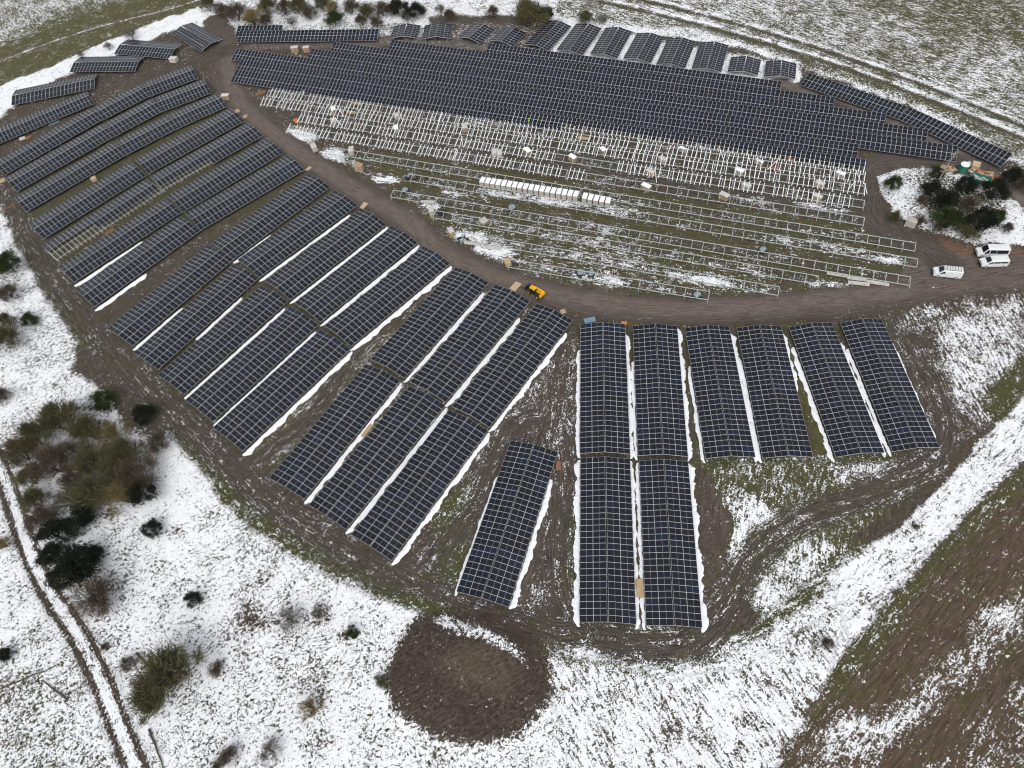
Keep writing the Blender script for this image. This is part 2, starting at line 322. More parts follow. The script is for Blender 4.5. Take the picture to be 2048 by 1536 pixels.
track([(1735, 335), (1800, 322), (1900, 325), (1960, 330)], 7, .03, (.085, .072, .063), .05, 1.4)
track([(470, 95), (380, 130), (300, 150), (200, 165), (120, 215), (40, 240), (-40, 330)], 7, .14, (.065, .053, .044), .2, 1.5)
track([(-40, 300), (20, 400), (60, 480), (125, 590), (200, 685), (300, 785), (400, 880), (480, 950), (560, 1020), (680, 1098), (770, 1142), (840, 1150)], 6.5, .24, (.060, .049, .041), .15, 1.2, 1.1, True, .04)
track([(840, 1150), (900, 1080), (960, 1000), (1010, 880), (1060, 830), (1110, 850), (1128, 950), (1115, 1080), (1118, 1180), (1150, 1245), (1230, 1278), (1330, 1288), (1400, 1268), (1460, 1200), (1510, 1110), (1600, 1040), (1740, 985), (1850, 930), (1890, 870), (1870, 780), (1820, 680)], 6.0, .30, (.060, .049, .041), .15, 1.2, 1.1, True, .05)
track([(800, 1140), (900, 1190), (1020, 1235), (1110, 1262), (1160, 1262)], 5, .3, (.060, .05, .04), .3, 1.2, 1.0, True, .1)
track([(1130, 700), (1110, 800), (1090, 880), (1050, 960)], 5, .35, MUD, .1, 1.5, 1.0, True, .1)
track([(890, 545), (760, 650), (700, 720), (620, 830), (500, 930)], 3.5, .2, (.058, .047, .039), .2, 1.3, .9, True, .06)
track([(620, 352), (500, 440), (300, 560), (200, 640)], 3.0, .1, (.060, .049, .041), .2, 1.3)
track([(400, 165), (300, 200), (200, 262)], 2.5, .2, MUD, .2)
# farm track lower left: two clear ruts in the snow
track([(-30, 880), (10, 960), (50, 1080), (95, 1180), (150, 1260), (200, 1360), (240, 1460), (285, 1570), (330, 1680)], 4.4, .80, (.05, .038, .03), .1, .5, 1.35, True, -.3)
# brown heap
HEAP = [(935 + 166 * math.cos(a) * (1 + .05 * math.sin(3 * a + 1)), 1352 + 132 * math.sin(a) * (1 + .05 * math.sin(2 * a))) for a in np.linspace(0, 2 * math.pi, 26)[:-1]]
region(HEAP, 26, .05, (.045, .030, .024), .0)
region([(905, 1300), (980, 1285), (1040, 1340), (1010, 1400), (930, 1380), (870, 1330)], 40, .03, (.085, .063, .045), .0)
region([(855, 1232), (900, 1228), (980, 1262), (1040, 1300), (1062, 1335), (1030, 1322), (960, 1285), (890, 1258)], 14, .62)
hc = at(935, 1352); hd = np.hypot((X - hc.x) / 14.5, (Y - hc.y) / 12.5)
Z = wob(X, Y, .12, 21) * .10 * (1 - np.clip((np.hypot(X, Y - 120) - 250) / 100, 0, 1)) - .12
Z = Z + 1.7 * np.clip(1 - hd ** 2.5, 0, 1) * (1 + .12 * wob(X, Y, .7, 22))
# copse island
region([(1752, 350), (1800, 336), (1870, 335), (1940, 350), (2000, 372), (2048, 415), (2300, 520), (2048, 490), (1960, 484), (1880, 470), (1830, 452), (1790, 425), (1760, 385)], 7, .70, (.075, .050, .032), .5)
region([(1840, 345), (1990, 370), (2010, 420), (1960, 470), (1860, 440)], 24, .40, (.065, .045, .028), .5)
region([(1990, 330), (2060, 355), (2060, 395), (2020, 370)], 10, .25, (.05, .04, .03), .3)

nx, ny = len(GX), len(GY)
ii = (np.arange(ny - 1)[:, None] * nx + np.arange(nx - 1)[None, :]).ravel()
F4 = np.stack([ii, ii + 1, ii + nx + 1, ii + nx], 1)
me = bpy.data.meshes.new('ground'); me.vertices.add(N); me.vertices.foreach_set('co', np.stack([X, Y, Z], 1).ravel())
me.loops.add(F4.size); me.loops.foreach_set('vertex_index', F4.ravel().astype(np.int32))
me.polygons.add(len(F4)); me.polygons.foreach_set('loop_start', np.arange(0, F4.size, 4, dtype=np.int32)); me.polygons.foreach_set('loop_total', np.full(len(F4), 4, np.int32))
me.update(); me.validate()
me.polygons.foreach_set('use_smooth', [True] * len(me.polygons))
a = me.attributes.new('cover', 'FLOAT_COLOR', 'POINT'); a.data.foreach_set('color', np.concatenate([base, np.ones((N, 1))], 1).ravel().astype(np.float32))
a = me.attributes.new('snow', 'FLOAT', 'POINT'); a.data.foreach_set('value', np.clip(snow, 0, 1).astype(np.float32))
a = me.attributes.new('grass', 'FLOAT', 'POINT'); a.data.foreach_set('value', np.clip(grass, 0, 1).astype(np.float32))
a = me.attributes.new('flow', 'FLOAT_VECTOR', 'POINT'); a.data.foreach_set('vector', flow.ravel().astype(np.float32))
ground = bpy.data.objects.new('ground', me); col.objects.link(ground); tag(ground, kind='structure')

def ground_mat():
    m = bpy.data.materials.new('snow_patched_earth'); m.use_nodes = True; nt = m.node_tree; L = nt.links; b = nt.nodes['Principled BSDF']
    n = nt.nodes.new
    def attr(name): a = n('ShaderNodeAttribute'); a.attribute_name = name; return a
    def noise(vec, sc, det=5, ro=.6, scale3=None, dist=0.0):
        z = n('ShaderNodeTexNoise'); z.inputs['Scale'].default_value = sc; z.inputs['Detail'].default_value = det; z.inputs['Roughness'].default_value = ro; z.inputs['Distortion'].default_value = dist
        if scale3:
            mp = n('ShaderNodeMapping'); mp.inputs['Scale'].default_value = scale3; L.new(vec, mp.inputs[0]); vec = mp.outputs[0]
        L.new(vec, z.inputs['Vector']); return z.outputs['Fac']
    def math_(op, x, y=None, z=None, clamp=False):
        k = n('ShaderNodeMath'); k.operation = op; k.use_clamp = clamp
        for i, v in enumerate((x, y, z)):
            if v is None: continue
            if isinstance(v, (int, float)): k.inputs[i].default_value = v
            else: L.new(v, k.inputs[i])
        return k.outputs[0]
    def mr(v, a, b_, c=0.0, d=1.0, smooth=False):
        k = n('ShaderNodeMapRange'); k.inputs[1].default_value = a; k.inputs[2].default_value = b_; k.inputs[3].default_value = c; k.inputs[4].default_value = d
        if smooth: k.interpolation_type = 'SMOOTHSTEP'
        L.new(v, k.inputs[0]); return k.outputs[0]
    def mix(f, a, b_, mode='MIX'):
        k = n('ShaderNodeMix'); k.data_type = 'RGBA'; k.blend_type = mode
        if isinstance(f, float): k.inputs[0].default_value = f
        else: L.new(f, k.inputs[0])
        for i, v in ((6, a), (7, b_)):
            if isinstance(v, tuple): k.inputs[i].default_value = (*v, 1)
            else: L.new(v, k.inputs[i])
        return k.outputs[2]
    geo = n('ShaderNodeNewGeometry').outputs['Position']; fl = attr('flow').outputs['Vector']; S = attr('snow').outputs['Fac']; G = attr('grass').outputs['Fac']; C = attr('cover').outputs['Color']
    streak = noise(fl, 1.0, 5, .62, (.42, 1.9, 1), .6)
    fleck = noise(geo, 2.1, 3, .6, None, 1.4)
    patch = noise(geo, .22, 4, .6)
    big = noise(geo, .055, 3, .5)
    tot = math_('ADD', math_('ADD', math_('MULTIPLY', streak, .34), math_('MULTIPLY', fleck, .44)), math_('ADD', math_('MULTIPLY', patch, .16), math_('MULTIPLY', big, .08)))
    q = mr(tot, .385, .615)                                         # about uniform in 0..1
    sm = mr(math_('SUBTRACT', S, q), -.035, .035, 0, 1, True)
    thin = mr(math_('SUBTRACT', S, q), -.16, .02, 0, .10, True)      # thawing rim: a dusting
    mudn = noise(fl, 1.0, 6, .65, (.3, 2.4, 1), .3)
    mud = mix(mr(mudn, .40, .60), mix(.62, C, (.014, .011, .009)), mix(.30, C, (.21, .17, .145)))
    mud = mix(mr(noise(geo, .5, 4, .6), .35, .65, 0, .7), mud, C)
    gn = math_('ADD', math_('MULTIPLY', noise(geo, .35, 5, .65), .7), math_('MULTIPLY', noise(geo, 3.0, 2, .5), .3))
    gm = mr(math_('SUBTRACT', G, mr(gn, .36, .64)), -.12, .12, 0, 1, True)
    gc = mix(mr(noise(geo, 1.6, 4, .6), .35, .65), (.036, .042, .013), (.092, .085, .030))
    soil = mix(math_('MULTIPLY', gm, .62), mud, gc)
    sc = mix(mr(noise(geo, .6, 4, .6), .3, .7), (.86, .875, .90), (.76, .775, .80))
    colr = mix(thin, soil, (.62, .63, .64)); colr = mix(sm, colr, sc)
    L.new(colr, b.inputs['Base Color'])
    L.new(mr(sm, 0, 1, .92, .7), b.inputs['Roughness']); b.inputs['Specular IOR Level'].default_value = .25
    bp = n('ShaderNodeBump'); bp.inputs['Strength'].default_value = .7; bp.inputs['Distance'].default_value = .22
    L.new(math_('ADD', math_('MULTIPLY', sm, .5), math_('ADD', math_('MULTIPLY', mudn, .9), math_('MULTIPLY', fleck, .4))), bp.inputs['Height']); L.new(bp.outputs[0], b.inputs['Normal'])
    return m
me.materials.append(ground_mat())

# ------------------------------------------------------------------ solar tables
PW, PL = 1.134, 2.278
def panel_mesh():
    b = MB(); t = .035; fw_ = .024; w, l = PW / 2, PL / 2
    v = [(-w, -l, -t), (w, -l, -t), (w, l, -t), (-w, l, -t), (-w, -l, 0), (w, -l, 0), (w, l, 0), (-w, l, 0)]
    b.v = v[:]; b.f = [(0, 3, 2, 1), (0, 1, 5, 4), (1, 2, 6, 5), (2, 3, 7, 6), (3, 0, 4, 7), (4, 5, 6, 7)]; b.m = [2, 0, 0, 0, 0, 0]
    for y0, y1 in ((-l + fw_, -.009), (.009, l - fw_)):
        b.quad((-w + fw_, y0, .003), (w - fw_, y0, .003), (w - fw_, y1, .003), (-w + fw_, y1, .003), 1)
    return b.mesh('solar_panel', [M['alu'], M['cell'], M['dark']])
PANEL = panel_mesh()
def bar_mesh(name, mt, ends=1):
    b = MB(); b.box((0, 0, 0), (1, 1, 1)); return b.mesh(name, mt)
POST, RAIL, BEAM, RAFTER = bar_mesh('post', M['galv']), bar_mesh('rail', M['galv']), bar_mesh('beam', M['beam']), bar_mesh('rafter', M['galv'])
def bar(name, me, parent, a, b, w, h):
    """a box section from a to b in the parent's own space"""
    a, b = Vector(a), Vector(b); d = b - a; L = d.length; x = d / L
    z = Vector((0, 0, 1)) if abs(x.z) < .95 else Vector((1, 0, 0)); y = z.cross(x).normalized(); z = x.cross(y)
    m = Matrix.Identity(4); c = (a + b) / 2
    for i, (v, s) in enumerate(((x, L), (y, w), (z, h))):
        for r in range(3): m[r][i] = v[r] * s
    for r in range(3): m[r][3] = c[r]
    return inst(name, me, parent, m)
def slope_panels(root, L, n, y0, z0, y1, z1, rows, skip=None, budget=None, x0=0.0):
    """n columns x rows of panels on the slope from (y0,z0) to (y1,z1)"""
    px = L / n; e = Vector((0, y1 - y0, z1 - z0)); S = e.length; e.normalize(); nrm = Vector((1, 0, 0)).cross(e); flip = -1 if nrm.z < 0 else 1; nrm = nrm * flip
    py = S / rows; sx, sy = (px - .016) / PW, (py - .018) / PL; out = []
    for j in range(rows):
        for i in range(n):
            if skip and skip(i, j): continue
            c = Vector((x0 - L / 2 + px * (i + .5), y0, z0)) + e * (py * (j + .5))
            m = Matrix(((sx * flip, 0, 0, c.x), (0, e.y * sy, nrm.y, c.y), (0, e.z * sy, nrm.z, c.z), (0, 0, 0, 1)))
            out.append(m)
    return out
def put_panels(root, mats):
    """the hundred nearest panels each by itself, the rest as one"""
    if len(mats) > 100:
        W = root.matrix_world; cp = Vector((0, 0, CAMH))
        mats = sorted(mats, key=lambda m: (root.matrix_basis @ m.translation - cp).length)
        b = MB(); pv = [v.co.copy() for v in PANEL.vertices]; pf = [tuple(p.vertices) for p in PANEL.polygons]; pm = [p.material_index for p in PANEL.polygons]
        for m in mats[100:]:
            k = len(b.v); b.v += [tuple(m @ v) for v in pv]; b.f += [tuple(k + i for i in f) for f in pf]; b.m += pm
        o = b.build('solar_panel', [M['alu'], M['cell'], M['dark']], root); o['kind'] = 'stuff'
        mats = mats[:100]
    for m in mats: inst('solar_panel', PANEL, root, m)
EAVE, RISE = .85, .76
BANKS = []
def gable_table(q, n, label, group, skipr=None, bare=None, banks=()):
    P = [at(x, y, EAVE) for x, y in q[:4]]
    A = (P[0] + P[3]) / 2; B = (P[1] + P[2]) / 2; u = (B - A); L = u.length; u.normalize(); nn = Vector((-u.y, u.x, 0))
    w = (abs((P[3] - P[0]).dot(nn)) + abs((P[2] - P[1]).dot(nn))) / 2; w = min(max(w, 8.3), 9.5)
    c = (A + B) / 2; n = n or max(5, round(L / 1.10))
    root = empty('solar_table', (c.x, c.y, 0), math.atan2(u.y, u.x)); tag(root, label, 'solar table', group)
    root.matrix_basis = Matrix.Translation(root.location) @ Matrix.Rotation(root.rotation_euler.z, 4, 'Z')
    h = w / 2; r = EAVE + RISE; mats = []
    for s in (1, -1):
        mats += slope_panels(root, L, n, s * .10, r, s * h, EAVE, 2, skipr if s == -1 else None)
    put_panels(root, mats)
    for s in (1, -1):                                               # rafters under the slopes, posts under the eaves
        for x in (-L / 2 + .06, L / 2 - .06): bar('rafter', RAFTER, root, (x, s * .03, r - .10), (x, s * h, EAVE - .09), .06, .10)
        for t in (.25, .78): bar('rail', RAIL, root, (-L / 2 + .1, s * h * t, r - RISE * t - .19), (L / 2 - .1, s * h * t, r - RISE * t - .19), .07, .09)
        for k in range(max(2, int(L / 5)) + 1):
            x = -L / 2 + .4 + (L - .8) * k / max(2, int(L / 5)); bar('post', POST, root, (x, s * h * .78, -.3), (x, s * h * .78, r - RISE * .78 - .2), .10, .10)
    if bare:
        for i in range(n + 1):
            if bare(i): x = -L / 2 + L * i / n; bar('beam', BEAM, root, (x, -.05, r - .065), (x, -h + .1, EAVE - .045), .085, .06)
    W = root.matrix_basis
    for side, t0, t1, wd in banks:
        s = 1 if side == 'l' else -1; BANKS.append((W @ Vector((-L / 2 + L * t0 - .5, s * (h + .30), 0)), W @ Vector((-L / 2 + L * t1, s * (h + .30), 0)), s * wd, nn * s))
    return root
G = {
 'R': [
  ((1160.1, 905.8), (1160.1, 647.2), (1250.9, 649.5), (1260.1, 909.3), 27),
  ((1276.7, 911.3), (1264.6, 650.1), (1355.4, 653), (1375.4, 913.2), 27),
  ((1411, 915.7), (1369.3, 654.2), (1458.9, 654.2), (1511.1, 915.7), 27),
  ((1525.5, 915.7), (1472.5, 653.5), (1563.1, 654.2), (1626.3, 915), 27),
  ((1672.6, 913.5), (1575.7, 652.5), (1665.6, 646.7), (1768.4, 906.5), 27),
  ((1787, 903.2), (1678.2, 645), (1765.5, 638.6), (1877.4, 895.4), 27),
  ((1160, 1244), (1160, 915.7), (1261, 918), (1271.8, 1249.4), 27),
  ((1293, 1250.6), (1277.3, 920.5), (1377.3, 923.6), (1403.9, 1256.1), 27),
 ],
 'M': [
  ((913.5, 1182.3), (1021.2, 879.2), (1116.2, 905.5), (1016.1, 1215.5), 27),
 ],
 'L': [
  ((743, 718), (909.3, 534.5), (979.4, 565.3), (806, 756.7), 27),
  ((820.4, 761.8), (989.6, 569.8), (1061.4, 601.2), (890.5, 806.3), 27),
  ((905.2, 813.1), (1073.3, 605.6), (1145.8, 642.2), (977.6, 854.8), 27),
  ((541.3, 954), (732.8, 725.7), (799.8, 763.4), (605.5, 1000.2), 27),
  ((617.9, 1009.7), (819.5, 770.5), (889.6, 811.5), (691.4, 1059.3), 27),
  ((701.6, 1069.5), (898.2, 820.1), (976, 859.4), (783.7, 1121.5), 27),
 ],
 'U': [
  ((427, 485), (616.2, 346.7), (661.5, 374.3), (463, 520), 27),
  ((476.8, 519.2), (668.7, 379.4), (715.9, 411.8), (516, 555), 27),
  ((529.7, 561.9), (719.6, 416.6), (775.3, 449.1), (581, 598.8), 27),
  ((591.3, 604.6), (781.1, 452.5), (838.2, 484.3), (637.6, 645), 27),
  ((649.6, 652.5), (844.4, 492.9), (903.2, 526), (700.8, 691.8), 27),
  ((218.7, 654.2), (420.4, 486.7), (463.1, 522), (261.4, 695.2), 27),
  ((270, 702), (468.2, 527.7), (516, 557), (312.7, 743), 27),
  ((317.8, 748.2), (524.6, 568.7), (574.2, 604.6), (365.7, 790.9), 27),
  ((372.5, 797.7), (582.7, 611.4), (635.7, 650.8), (423.8, 845.6), 27),
  ((427.2, 850.7), (642.5, 657.6), (699.1, 698.6), (483.6, 906.8), 27),
 ],
 'N': [
  ((-15, 326), (184.3, 214.9), (205.1, 239.3), (8.5, 350.6), 27),
  ((187.6, 216), (282.5, 166.3), (301.9, 191.7), (206.3, 239.2), 13),
  ((284.7, 165.9), (377.3, 131), (400.5, 155.3), (303, 191.7), 14),
  ((11.3, 353.5), (207.4, 246.9), (226.2, 273.4), (30.2, 385.6), 27),
  ((209, 246.9), (304.5, 196.1), (326.6, 222.6), (229.5, 272.3), 13),
  ((306.3, 195.5), (404.9, 159.3), (425.9, 184), (328.8, 222.6), 14),
  ((31.2, 394.1), (231.7, 282.2), (250.5, 310.2), (49.1, 425.7), 27),
  ((233.9, 281), (334.3, 231.4), (355.3, 256.4), (253.8, 308.7), 13),
  ((336.5, 230.3), (433.9, 185.6), (454.9, 213.6), (356.4, 255.7), 14),
  ((59.5, 445.2), (263, 322.6), (290.2, 352.4), (84.1, 479.2), 27),
  ((270.3, 319.7), (459.6, 215.4), (489.4, 243), (295, 347.5), 27),
  ((86.5, 487), (295, 359), (323.7, 384.4), (113, 527.8), 27),
  ((301.6, 352.4), (493.8, 245.2), (526.9, 271.7), (325.9, 383.3), 27),
  ((119.6, 532.3), (331.4, 395.4), (361.2, 426.3), (145, 565.3), 27),
  ((334.7, 392.1), (531.3, 277.2), (568.8, 304.8), (365.6, 424.1), 27),
  ((153.8, 576.4), (362.3, 430.6), (398.2, 463.1), (184.6, 616.6), 27),
  ((370.8, 425.5), (574.3, 310.3), (609.6, 339), (399.9, 461.4), 27),
 ],
 'F': [
  ((335.7, 63.1), (393, 97.3), (452.6, 84), (392, 49.4), 0),
  ((219.9, 102.8), (330.2, 113.4), (372.1, 91.8), (264, 83), 0),
  ((132.3, 141.1), (264, 140.3), (294.9, 113.8), (168.2, 116.6), 0),
  ((16, 211), (182.4, 174.2), (200.4, 149.6), (37.8, 179.9), 0),
  ((-60, 312), (182.4, 208.2), (179.2, 180.8), (-60, 280), 0),
 ],
 'G': [
  ((779.1, 76.4), (789.5, 50.8), (840.8, 52.1), (834.6, 76.4), 0),
  ((842.4, 77.4), (852, 49.5), (904.9, 49.5), (901.5, 77.4), 0),
  ((911.9, 77.7), (947.1, 49.5), (989.3, 56), (964, 82.6), 0),
  ((975.7, 84.2), (1008.3, 55.5), (1050, 63.9), (1030.4, 89.4), 0),
  ((1046.6, 91.2), (1100.3, 41.3), (1138.4, 52), (1099.5, 98.6), 0),
  ((1109.7, 101.7), (1152.7, 48), (1203, 55.6), (1168.1, 108.5), 0),
  ((1179.4, 107.9), (1213.2, 55), (1262.4, 62.8), (1234.7, 117.1), 0),
  ((1245.6, 117.7), (1275.7, 65.9), (1326.9, 74.1), (1302.3, 125.3), 0),
  ((1313, 128.6), (1337, 76), (1390.9, 83.2), (1369.6, 136.1), 0),
  ((1383.8, 136.8), (1402.3, 83.2), (1454.8, 91.9), (1441.7, 144.6), 0),
  ((1455.9, 143.2), (1464.2, 112.5), (1520.5, 121), (1515, 151), 0),
  ((1528, 151.7), (1532.8, 121.5), (1592.3, 128.6), (1590.7, 160.5), 0),
 ],
}
BK = {'R': [[('r', 0, .93, 1.1), ('l', 0, .8, .8)], [('r', 0, 1, 1.2), ('l', 0, .72, .7)], [('r', 0, .96, 1.4), ('l', 0, .7, .7)], [('r', .5, .96, 1.0), ('l', 0, .7, .8)], [('r', 0, .85, 1.1), ('l', 0, .85, 1.0)], [('r', .08, .84, .8), ('l', 0, .8, .5)], [('r', 0, 1, .7), ('l', 0, 1, 1.2)], [('r', 0, 1, 1.4), ('l', 0, 1, .7)]],
      'M': [[('r', 0, .82, 1.2), ('l', 0, .75, .5)]],
      'L': [[('r', 0, .92, 1.1)], [('r', 0, .85, 1.1)], [('r', 0, .9, 1.1)], [('r', 0, 1, 1.2)], [('r', 0, 1, 1.2)], [('r', 0, 1, 1.2)]],
      'U': [[('r', 0, .35, .6)], [('r', 0, .9, .6)], [('r', 0, 1, .8)], [('r', 0, 1, 1.0)], [('r', 0, 1, 1.5)], [('r', 0, .45, .9)], [('r', .35, .8, .4)], [('r', 0, .95, .9)], [('r', 0, .95, 1.0)], [('r', 0, 1, 1.3)]],
      'N': [[]] * 13 + [[('r', 0, .6, 1.0)], [], [('r', 0, .45, 1.1)], []], 'F': [[]] * 5, 'G': [[]] * 12}
def lab(g, i):
    if g == 'R': return ("%s from the left of the six ridged solar tables below the road" % ORD[i]) if i < 6 else ('%s of the two long ridged tables at bottom centre' % ('left' if i == 6 else 'right'))
    if g == 'M': return 'lone ridged solar table askew between two muddy lanes'
    if g == 'L': return '%s of the three %s ridged tables left of the lone askew table' % (['leftmost', 'middle', 'rightmost'][i % 3], 'upper' if i < 3 else 'lower')
    if g == 'U': return '%s from the left of the five %s ridged tables of the left-centre block' % (ORD[i % 5], 'upper' if i < 5 else 'lower')
    if g == 'N':
        nm = [(1, 'left long'), (1, 'middle short'), (1, 'right short'), (2, 'left long'), (2, 'middle short'), (2, 'right short'), (3, 'left long'), (3, 'middle short'), (3, 'right short'), (4, 'left'), (4, 'right'), (5, 'left half-built'), (5, 'right half-built'), (6, 'left'), (6, 'right'), (7, 'left'), (7, 'right')][i]
        return '%s ridged table in the %s row from the top of the upper left block' % (nm[1], ORD[nm[0] - 1])
    if g == 'F': return ['wide grey solar table by the bend of the track, topmost at upper left', 'grey ridged table beside the white box at upper left', 'flat grey table, middle one of the five at upper left', 'grey-blue table along the snowy verge, fourth down at upper left', 'blue-grey table with a blue board at its front, lowest of the five'][i]
    return '%s from the left of the twelve grey gabled tables along the top' % ORD[i]
GN = {'R': 'ridged tables below the dirt road', 'M': None, 'L': 'ridged tables left of the askew table', 'U': 'ridged tables of the left-centre block', 'N': 'ridged tables of the upper left block', 'F': 'grey tables along the upper left verge', 'G': 'small gabled tables along the top'}
CNT = {'F': [16, 18, 20, 22, 34], 'G': [7, 7, 7, 7, 13, 13, 13, 13, 13, 13, 7, 7]}
for g, l in G.items():
    for i, q in enumerate(l):
        n = q[4] or CNT[g][i]; sk = br = None
        if g == 'N' and i == 11: sk = lambda a, j: j == 1 or a < 11; br = lambda a: True
        if g == 'N' and i == 12: sk = lambda a, j: j == 1 and a < 13; br = lambda a: a < 14
        gable_table(q, n, lab(g, i), GN[g], sk, br, BK[g][i])

# single-slope rows: low edge towards the camera
TILT = R(15); SL = 4.60; LOW = .75; HIGH = LOW + SL * math.sin(TILT); RUN = SL * math.cos(TILT)
def row_frame(pa, pb, ztop):
    A, B = at(*pa, ztop), at(*pb, ztop); u = (B - A); u.z = 0; L = u.length; u.normalize(); return A, B, u, L, Vector((-u.y, u.x, 0))
def mono_table(A, u, up, L, n, label, group, rows=2, skip=None, beams=None, low=LOW, run=RUN, name='solar_table', cat='solar table'):
    c = A + u * (L / 2) - up * run; root = empty(name, (c.x, c.y, 0), math.atan2(u.y, u.x)); tag(root, label, cat, group)
    root.matrix_basis = Matrix.Translation(root.location) @ Matrix.Rotation(root.rotation_euler.z, 4, 'Z')
    tt = math.tan(TILT)
    if rows: put_panels(root, slope_panels(root, L, n, run, low + run * tt, 0, low, 2, skip))
    nr = max(2, round(L / 2.46)); y0, y1 = run * .27, run * .72
    for y in (y0, y1): bar('rail', RAIL, root, (-L / 2, y, low + y * tt - .16), (L / 2, y, low + y * tt - .16), .13, .12)
    for k in range(nr + 1):
        x = -L / 2 + .05 + (L - .1) * k / nr; bar('rafter', RAFTER, root, (x, y0 - .1, low + (y0 - .1) * tt - .17), (x, y1 + .1, low + (y1 + .1) * tt - .17), .10, .10)
        if k % 2 == 0:
            bar('post', POST, root, (x, y0, -.3), (x, y0, low + y0 * tt - .2), .10, .10); bar('post', POST, root, (x, y1, -.3), (x, y1, low + y1 * tt - .2), .10, .10)
    rb = random.Random(int(c.x * 7 + c.y))
    if beams:
        for k in range(n + 1):
            if not beams(k): continue
            x = -L / 2 + L * k / n; j0, j1 = (rb.uniform(-.22, .22), rb.uniform(-.22, .22)) if beams(k) == 2 else (0, 0); s = rb.uniform(-.2, .2) if beams(k) == 2 else 0
            ya, yb = run * .13 + s, run * .88 + s; bar('beam', BEAM, root, (x + j0, ya, low + ya * tt - .04), (x + j1 * .6, yb, low + yb * tt - .04), .15, .08)
    return root
ROWS = [('top', (978.3, 86), (1564.7, 162.8)), ('second', (784.3, 79.5), (1670.9, 194)), ('third', (668.4, 83.9), (1773, 227)), ('fourth', (624.4, 97.2), (1856.9, 258)),
        ('fifth', (474, 96.7), (1916.8, 291.9)), ('sixth', (482.6, 119.4), (1718.6, 288.4)), ('lowest', (472.6, 139.2), (1732.3, 318.7))]
UU = Vector((math.cos(R(-25.3)), math.sin(R(-25.3)), 0)); VV = Vector((-UU.y, UU.x, 0))
for r, (nm, pa, pb) in enumerate(ROWS):
    A, B, u, L, up = row_frame(pa, pb, HIGH); n = round(L / 1.154); k = -(-n // 50); cuts = [round(n * i / k) for i in range(k + 1)]; px = L / n
    for i in range(k):
        m = cuts[i + 1] - cuts[i]; a = A + u * (px * cuts[i]); sk = bm = None
        if r == 6 and i >= 2:
            xg = at(1120, 245, 1.5); lim = ((xg - a).dot(u)) / px
            sk = lambda c, j, lim=lim: j == 1 and c > lim; bm = lambda c: 1
        pos = ('left' if i == 0 else 'right' if i == k - 1 else 'middle' if k == 3 else ORD[i] + ' from left')
        mono_table(a, u, up, px * m - .04, m, '%s stretch of the %s blue-black row in the big central solar field' % (pos, nm), 'rows of the central solar field', 2, sk, bm)
MR = [((541, 172), (1735, 340), 0, None), ((530, 189), (1735, 363), 0, None), ((605, 222), (1735, 391), 0, ((605, 1126), (1242, 1707))), ((583, 243), (1735, 425), 0, ((583, 1177),))]
for r, (pa, pb, _, rng) in enumerate(MR):
    A, B, u, L, up = row_frame(pa, pb, HIGH); n = round(L / 1.154); k = 3; cuts = [round(n * i / k) for i in range(k + 1)]; px = L / n
    for i in range(k):
        m = cuts[i + 1] - cuts[i]; a = A + u * (px * cuts[i])
        def bm(c, a=a):
            if rng:
                p = a + u * (px * c); x = px_of(p.x, p.y)[0] + 4
                if not any(x0 <= x <= x1 for x0, x1 in rng): return 0
            return 2 if (c * 7 + r * 5 + i) % 11 else 0
        bare = r == 3 and i > 1
        mono_table(a, u, up, px * m - .3, m, ('%s third of the %s row of %s below the finished panels' % (['left', 'middle', 'right'][i], ORD[r], 'open frame' if bare else 'white beams')), 'open frames waiting for panels', 0, None, bm, name='mounting_frame', cat='mounting frame')
LR = [((666, 293.7), (1833, 485)), ((825, 347.7), (1837, 517)), ((786, 379), (1823, 553)), ((870, 420), (1638, 551)), ((928, 464), (1560, 573)), ((1020, 517.5), (1420, 582))]
for r, (pa, pb) in enumerate(LR):
    ztr = LOW + RUN * .72 * math.tan(TILT); A, B, u, L, up = row_frame(pa, pb, ztr); A = A + up * (RUN * .28)
    mono_table(A, u, up, L, round(L / 1.154), '%s ladder-like steel frame %s' % (ORD[r], 'down from the rows of white beams, still without beams'), 'bare ladder frames in the middle field', 0, name='mounting_frame', cat='mounting frame')
# the double row at the top left and the two diagonal rows at the right
for (q, n, lb) in ((((476.3, 51.3), (566.2, 49.9)), 12, 'short back table of the two-tier pair at the top left'), (((479.7, 61.8), (758.3, 57.8)), 38, 'long thin front table under the hedge at the top left'),
                   (((1618.6, 145.9), (1813.9, 212.7)), 24, 'upper of two diagonal solar tables along the right field edge'), (((1819.4, 213.9), (2025.7, 307.5)), 24, 'lower of two diagonal solar tables along the right field edge')):
    A, B, u, L, up = row_frame(q[0], q[1], HIGH); mono_table(A, u, up, L, n, lb, 'single-slope tables on the outer edge')

def snow_banks():
    rb = random.Random(5); b = MB()
    for a, c, wd, nn in BANKS:
        d = c - a; L = d.length; d.normalize(); k = max(3, int(L / .45)); wabs = abs(wd); o = nn.normalized(); prev = None
        for i in range(k + 1):
            t = i / k; e = min(1, t * k / 2.5, (1 - t) * k / 2.5 + .15); p = a + d * (L * t)
            w = wabs * .6 * e * (.62 + .45 * rb.random() + .25 * math.sin(i * .31 + a.x) + .15 * math.sin(i * .9)); inn = -.35 + .22 * (rb.random() - .5)
            cur = [p + o * inn + Vector((0, 0, -.12)), p + o * (inn + .12) + Vector((0, 0, .16 * e + .02)), p + o * (inn + w * .65) + Vector((0, 0, .20 * e + .05 * rb.random())), p + o * (w + .1 * rb.random()) + Vector((0, 0, -.12))]
            if prev:
                for j in range(3): b.quad(prev[j], cur[j], cur[j + 1], prev[j + 1])
            prev = cur
    o = b.build('snow_bank', M['snow'], None, smooth=False); tag(o, 'white banks of slid-off snow along the eaves of the solar tables', 'snow', None, 'stuff')
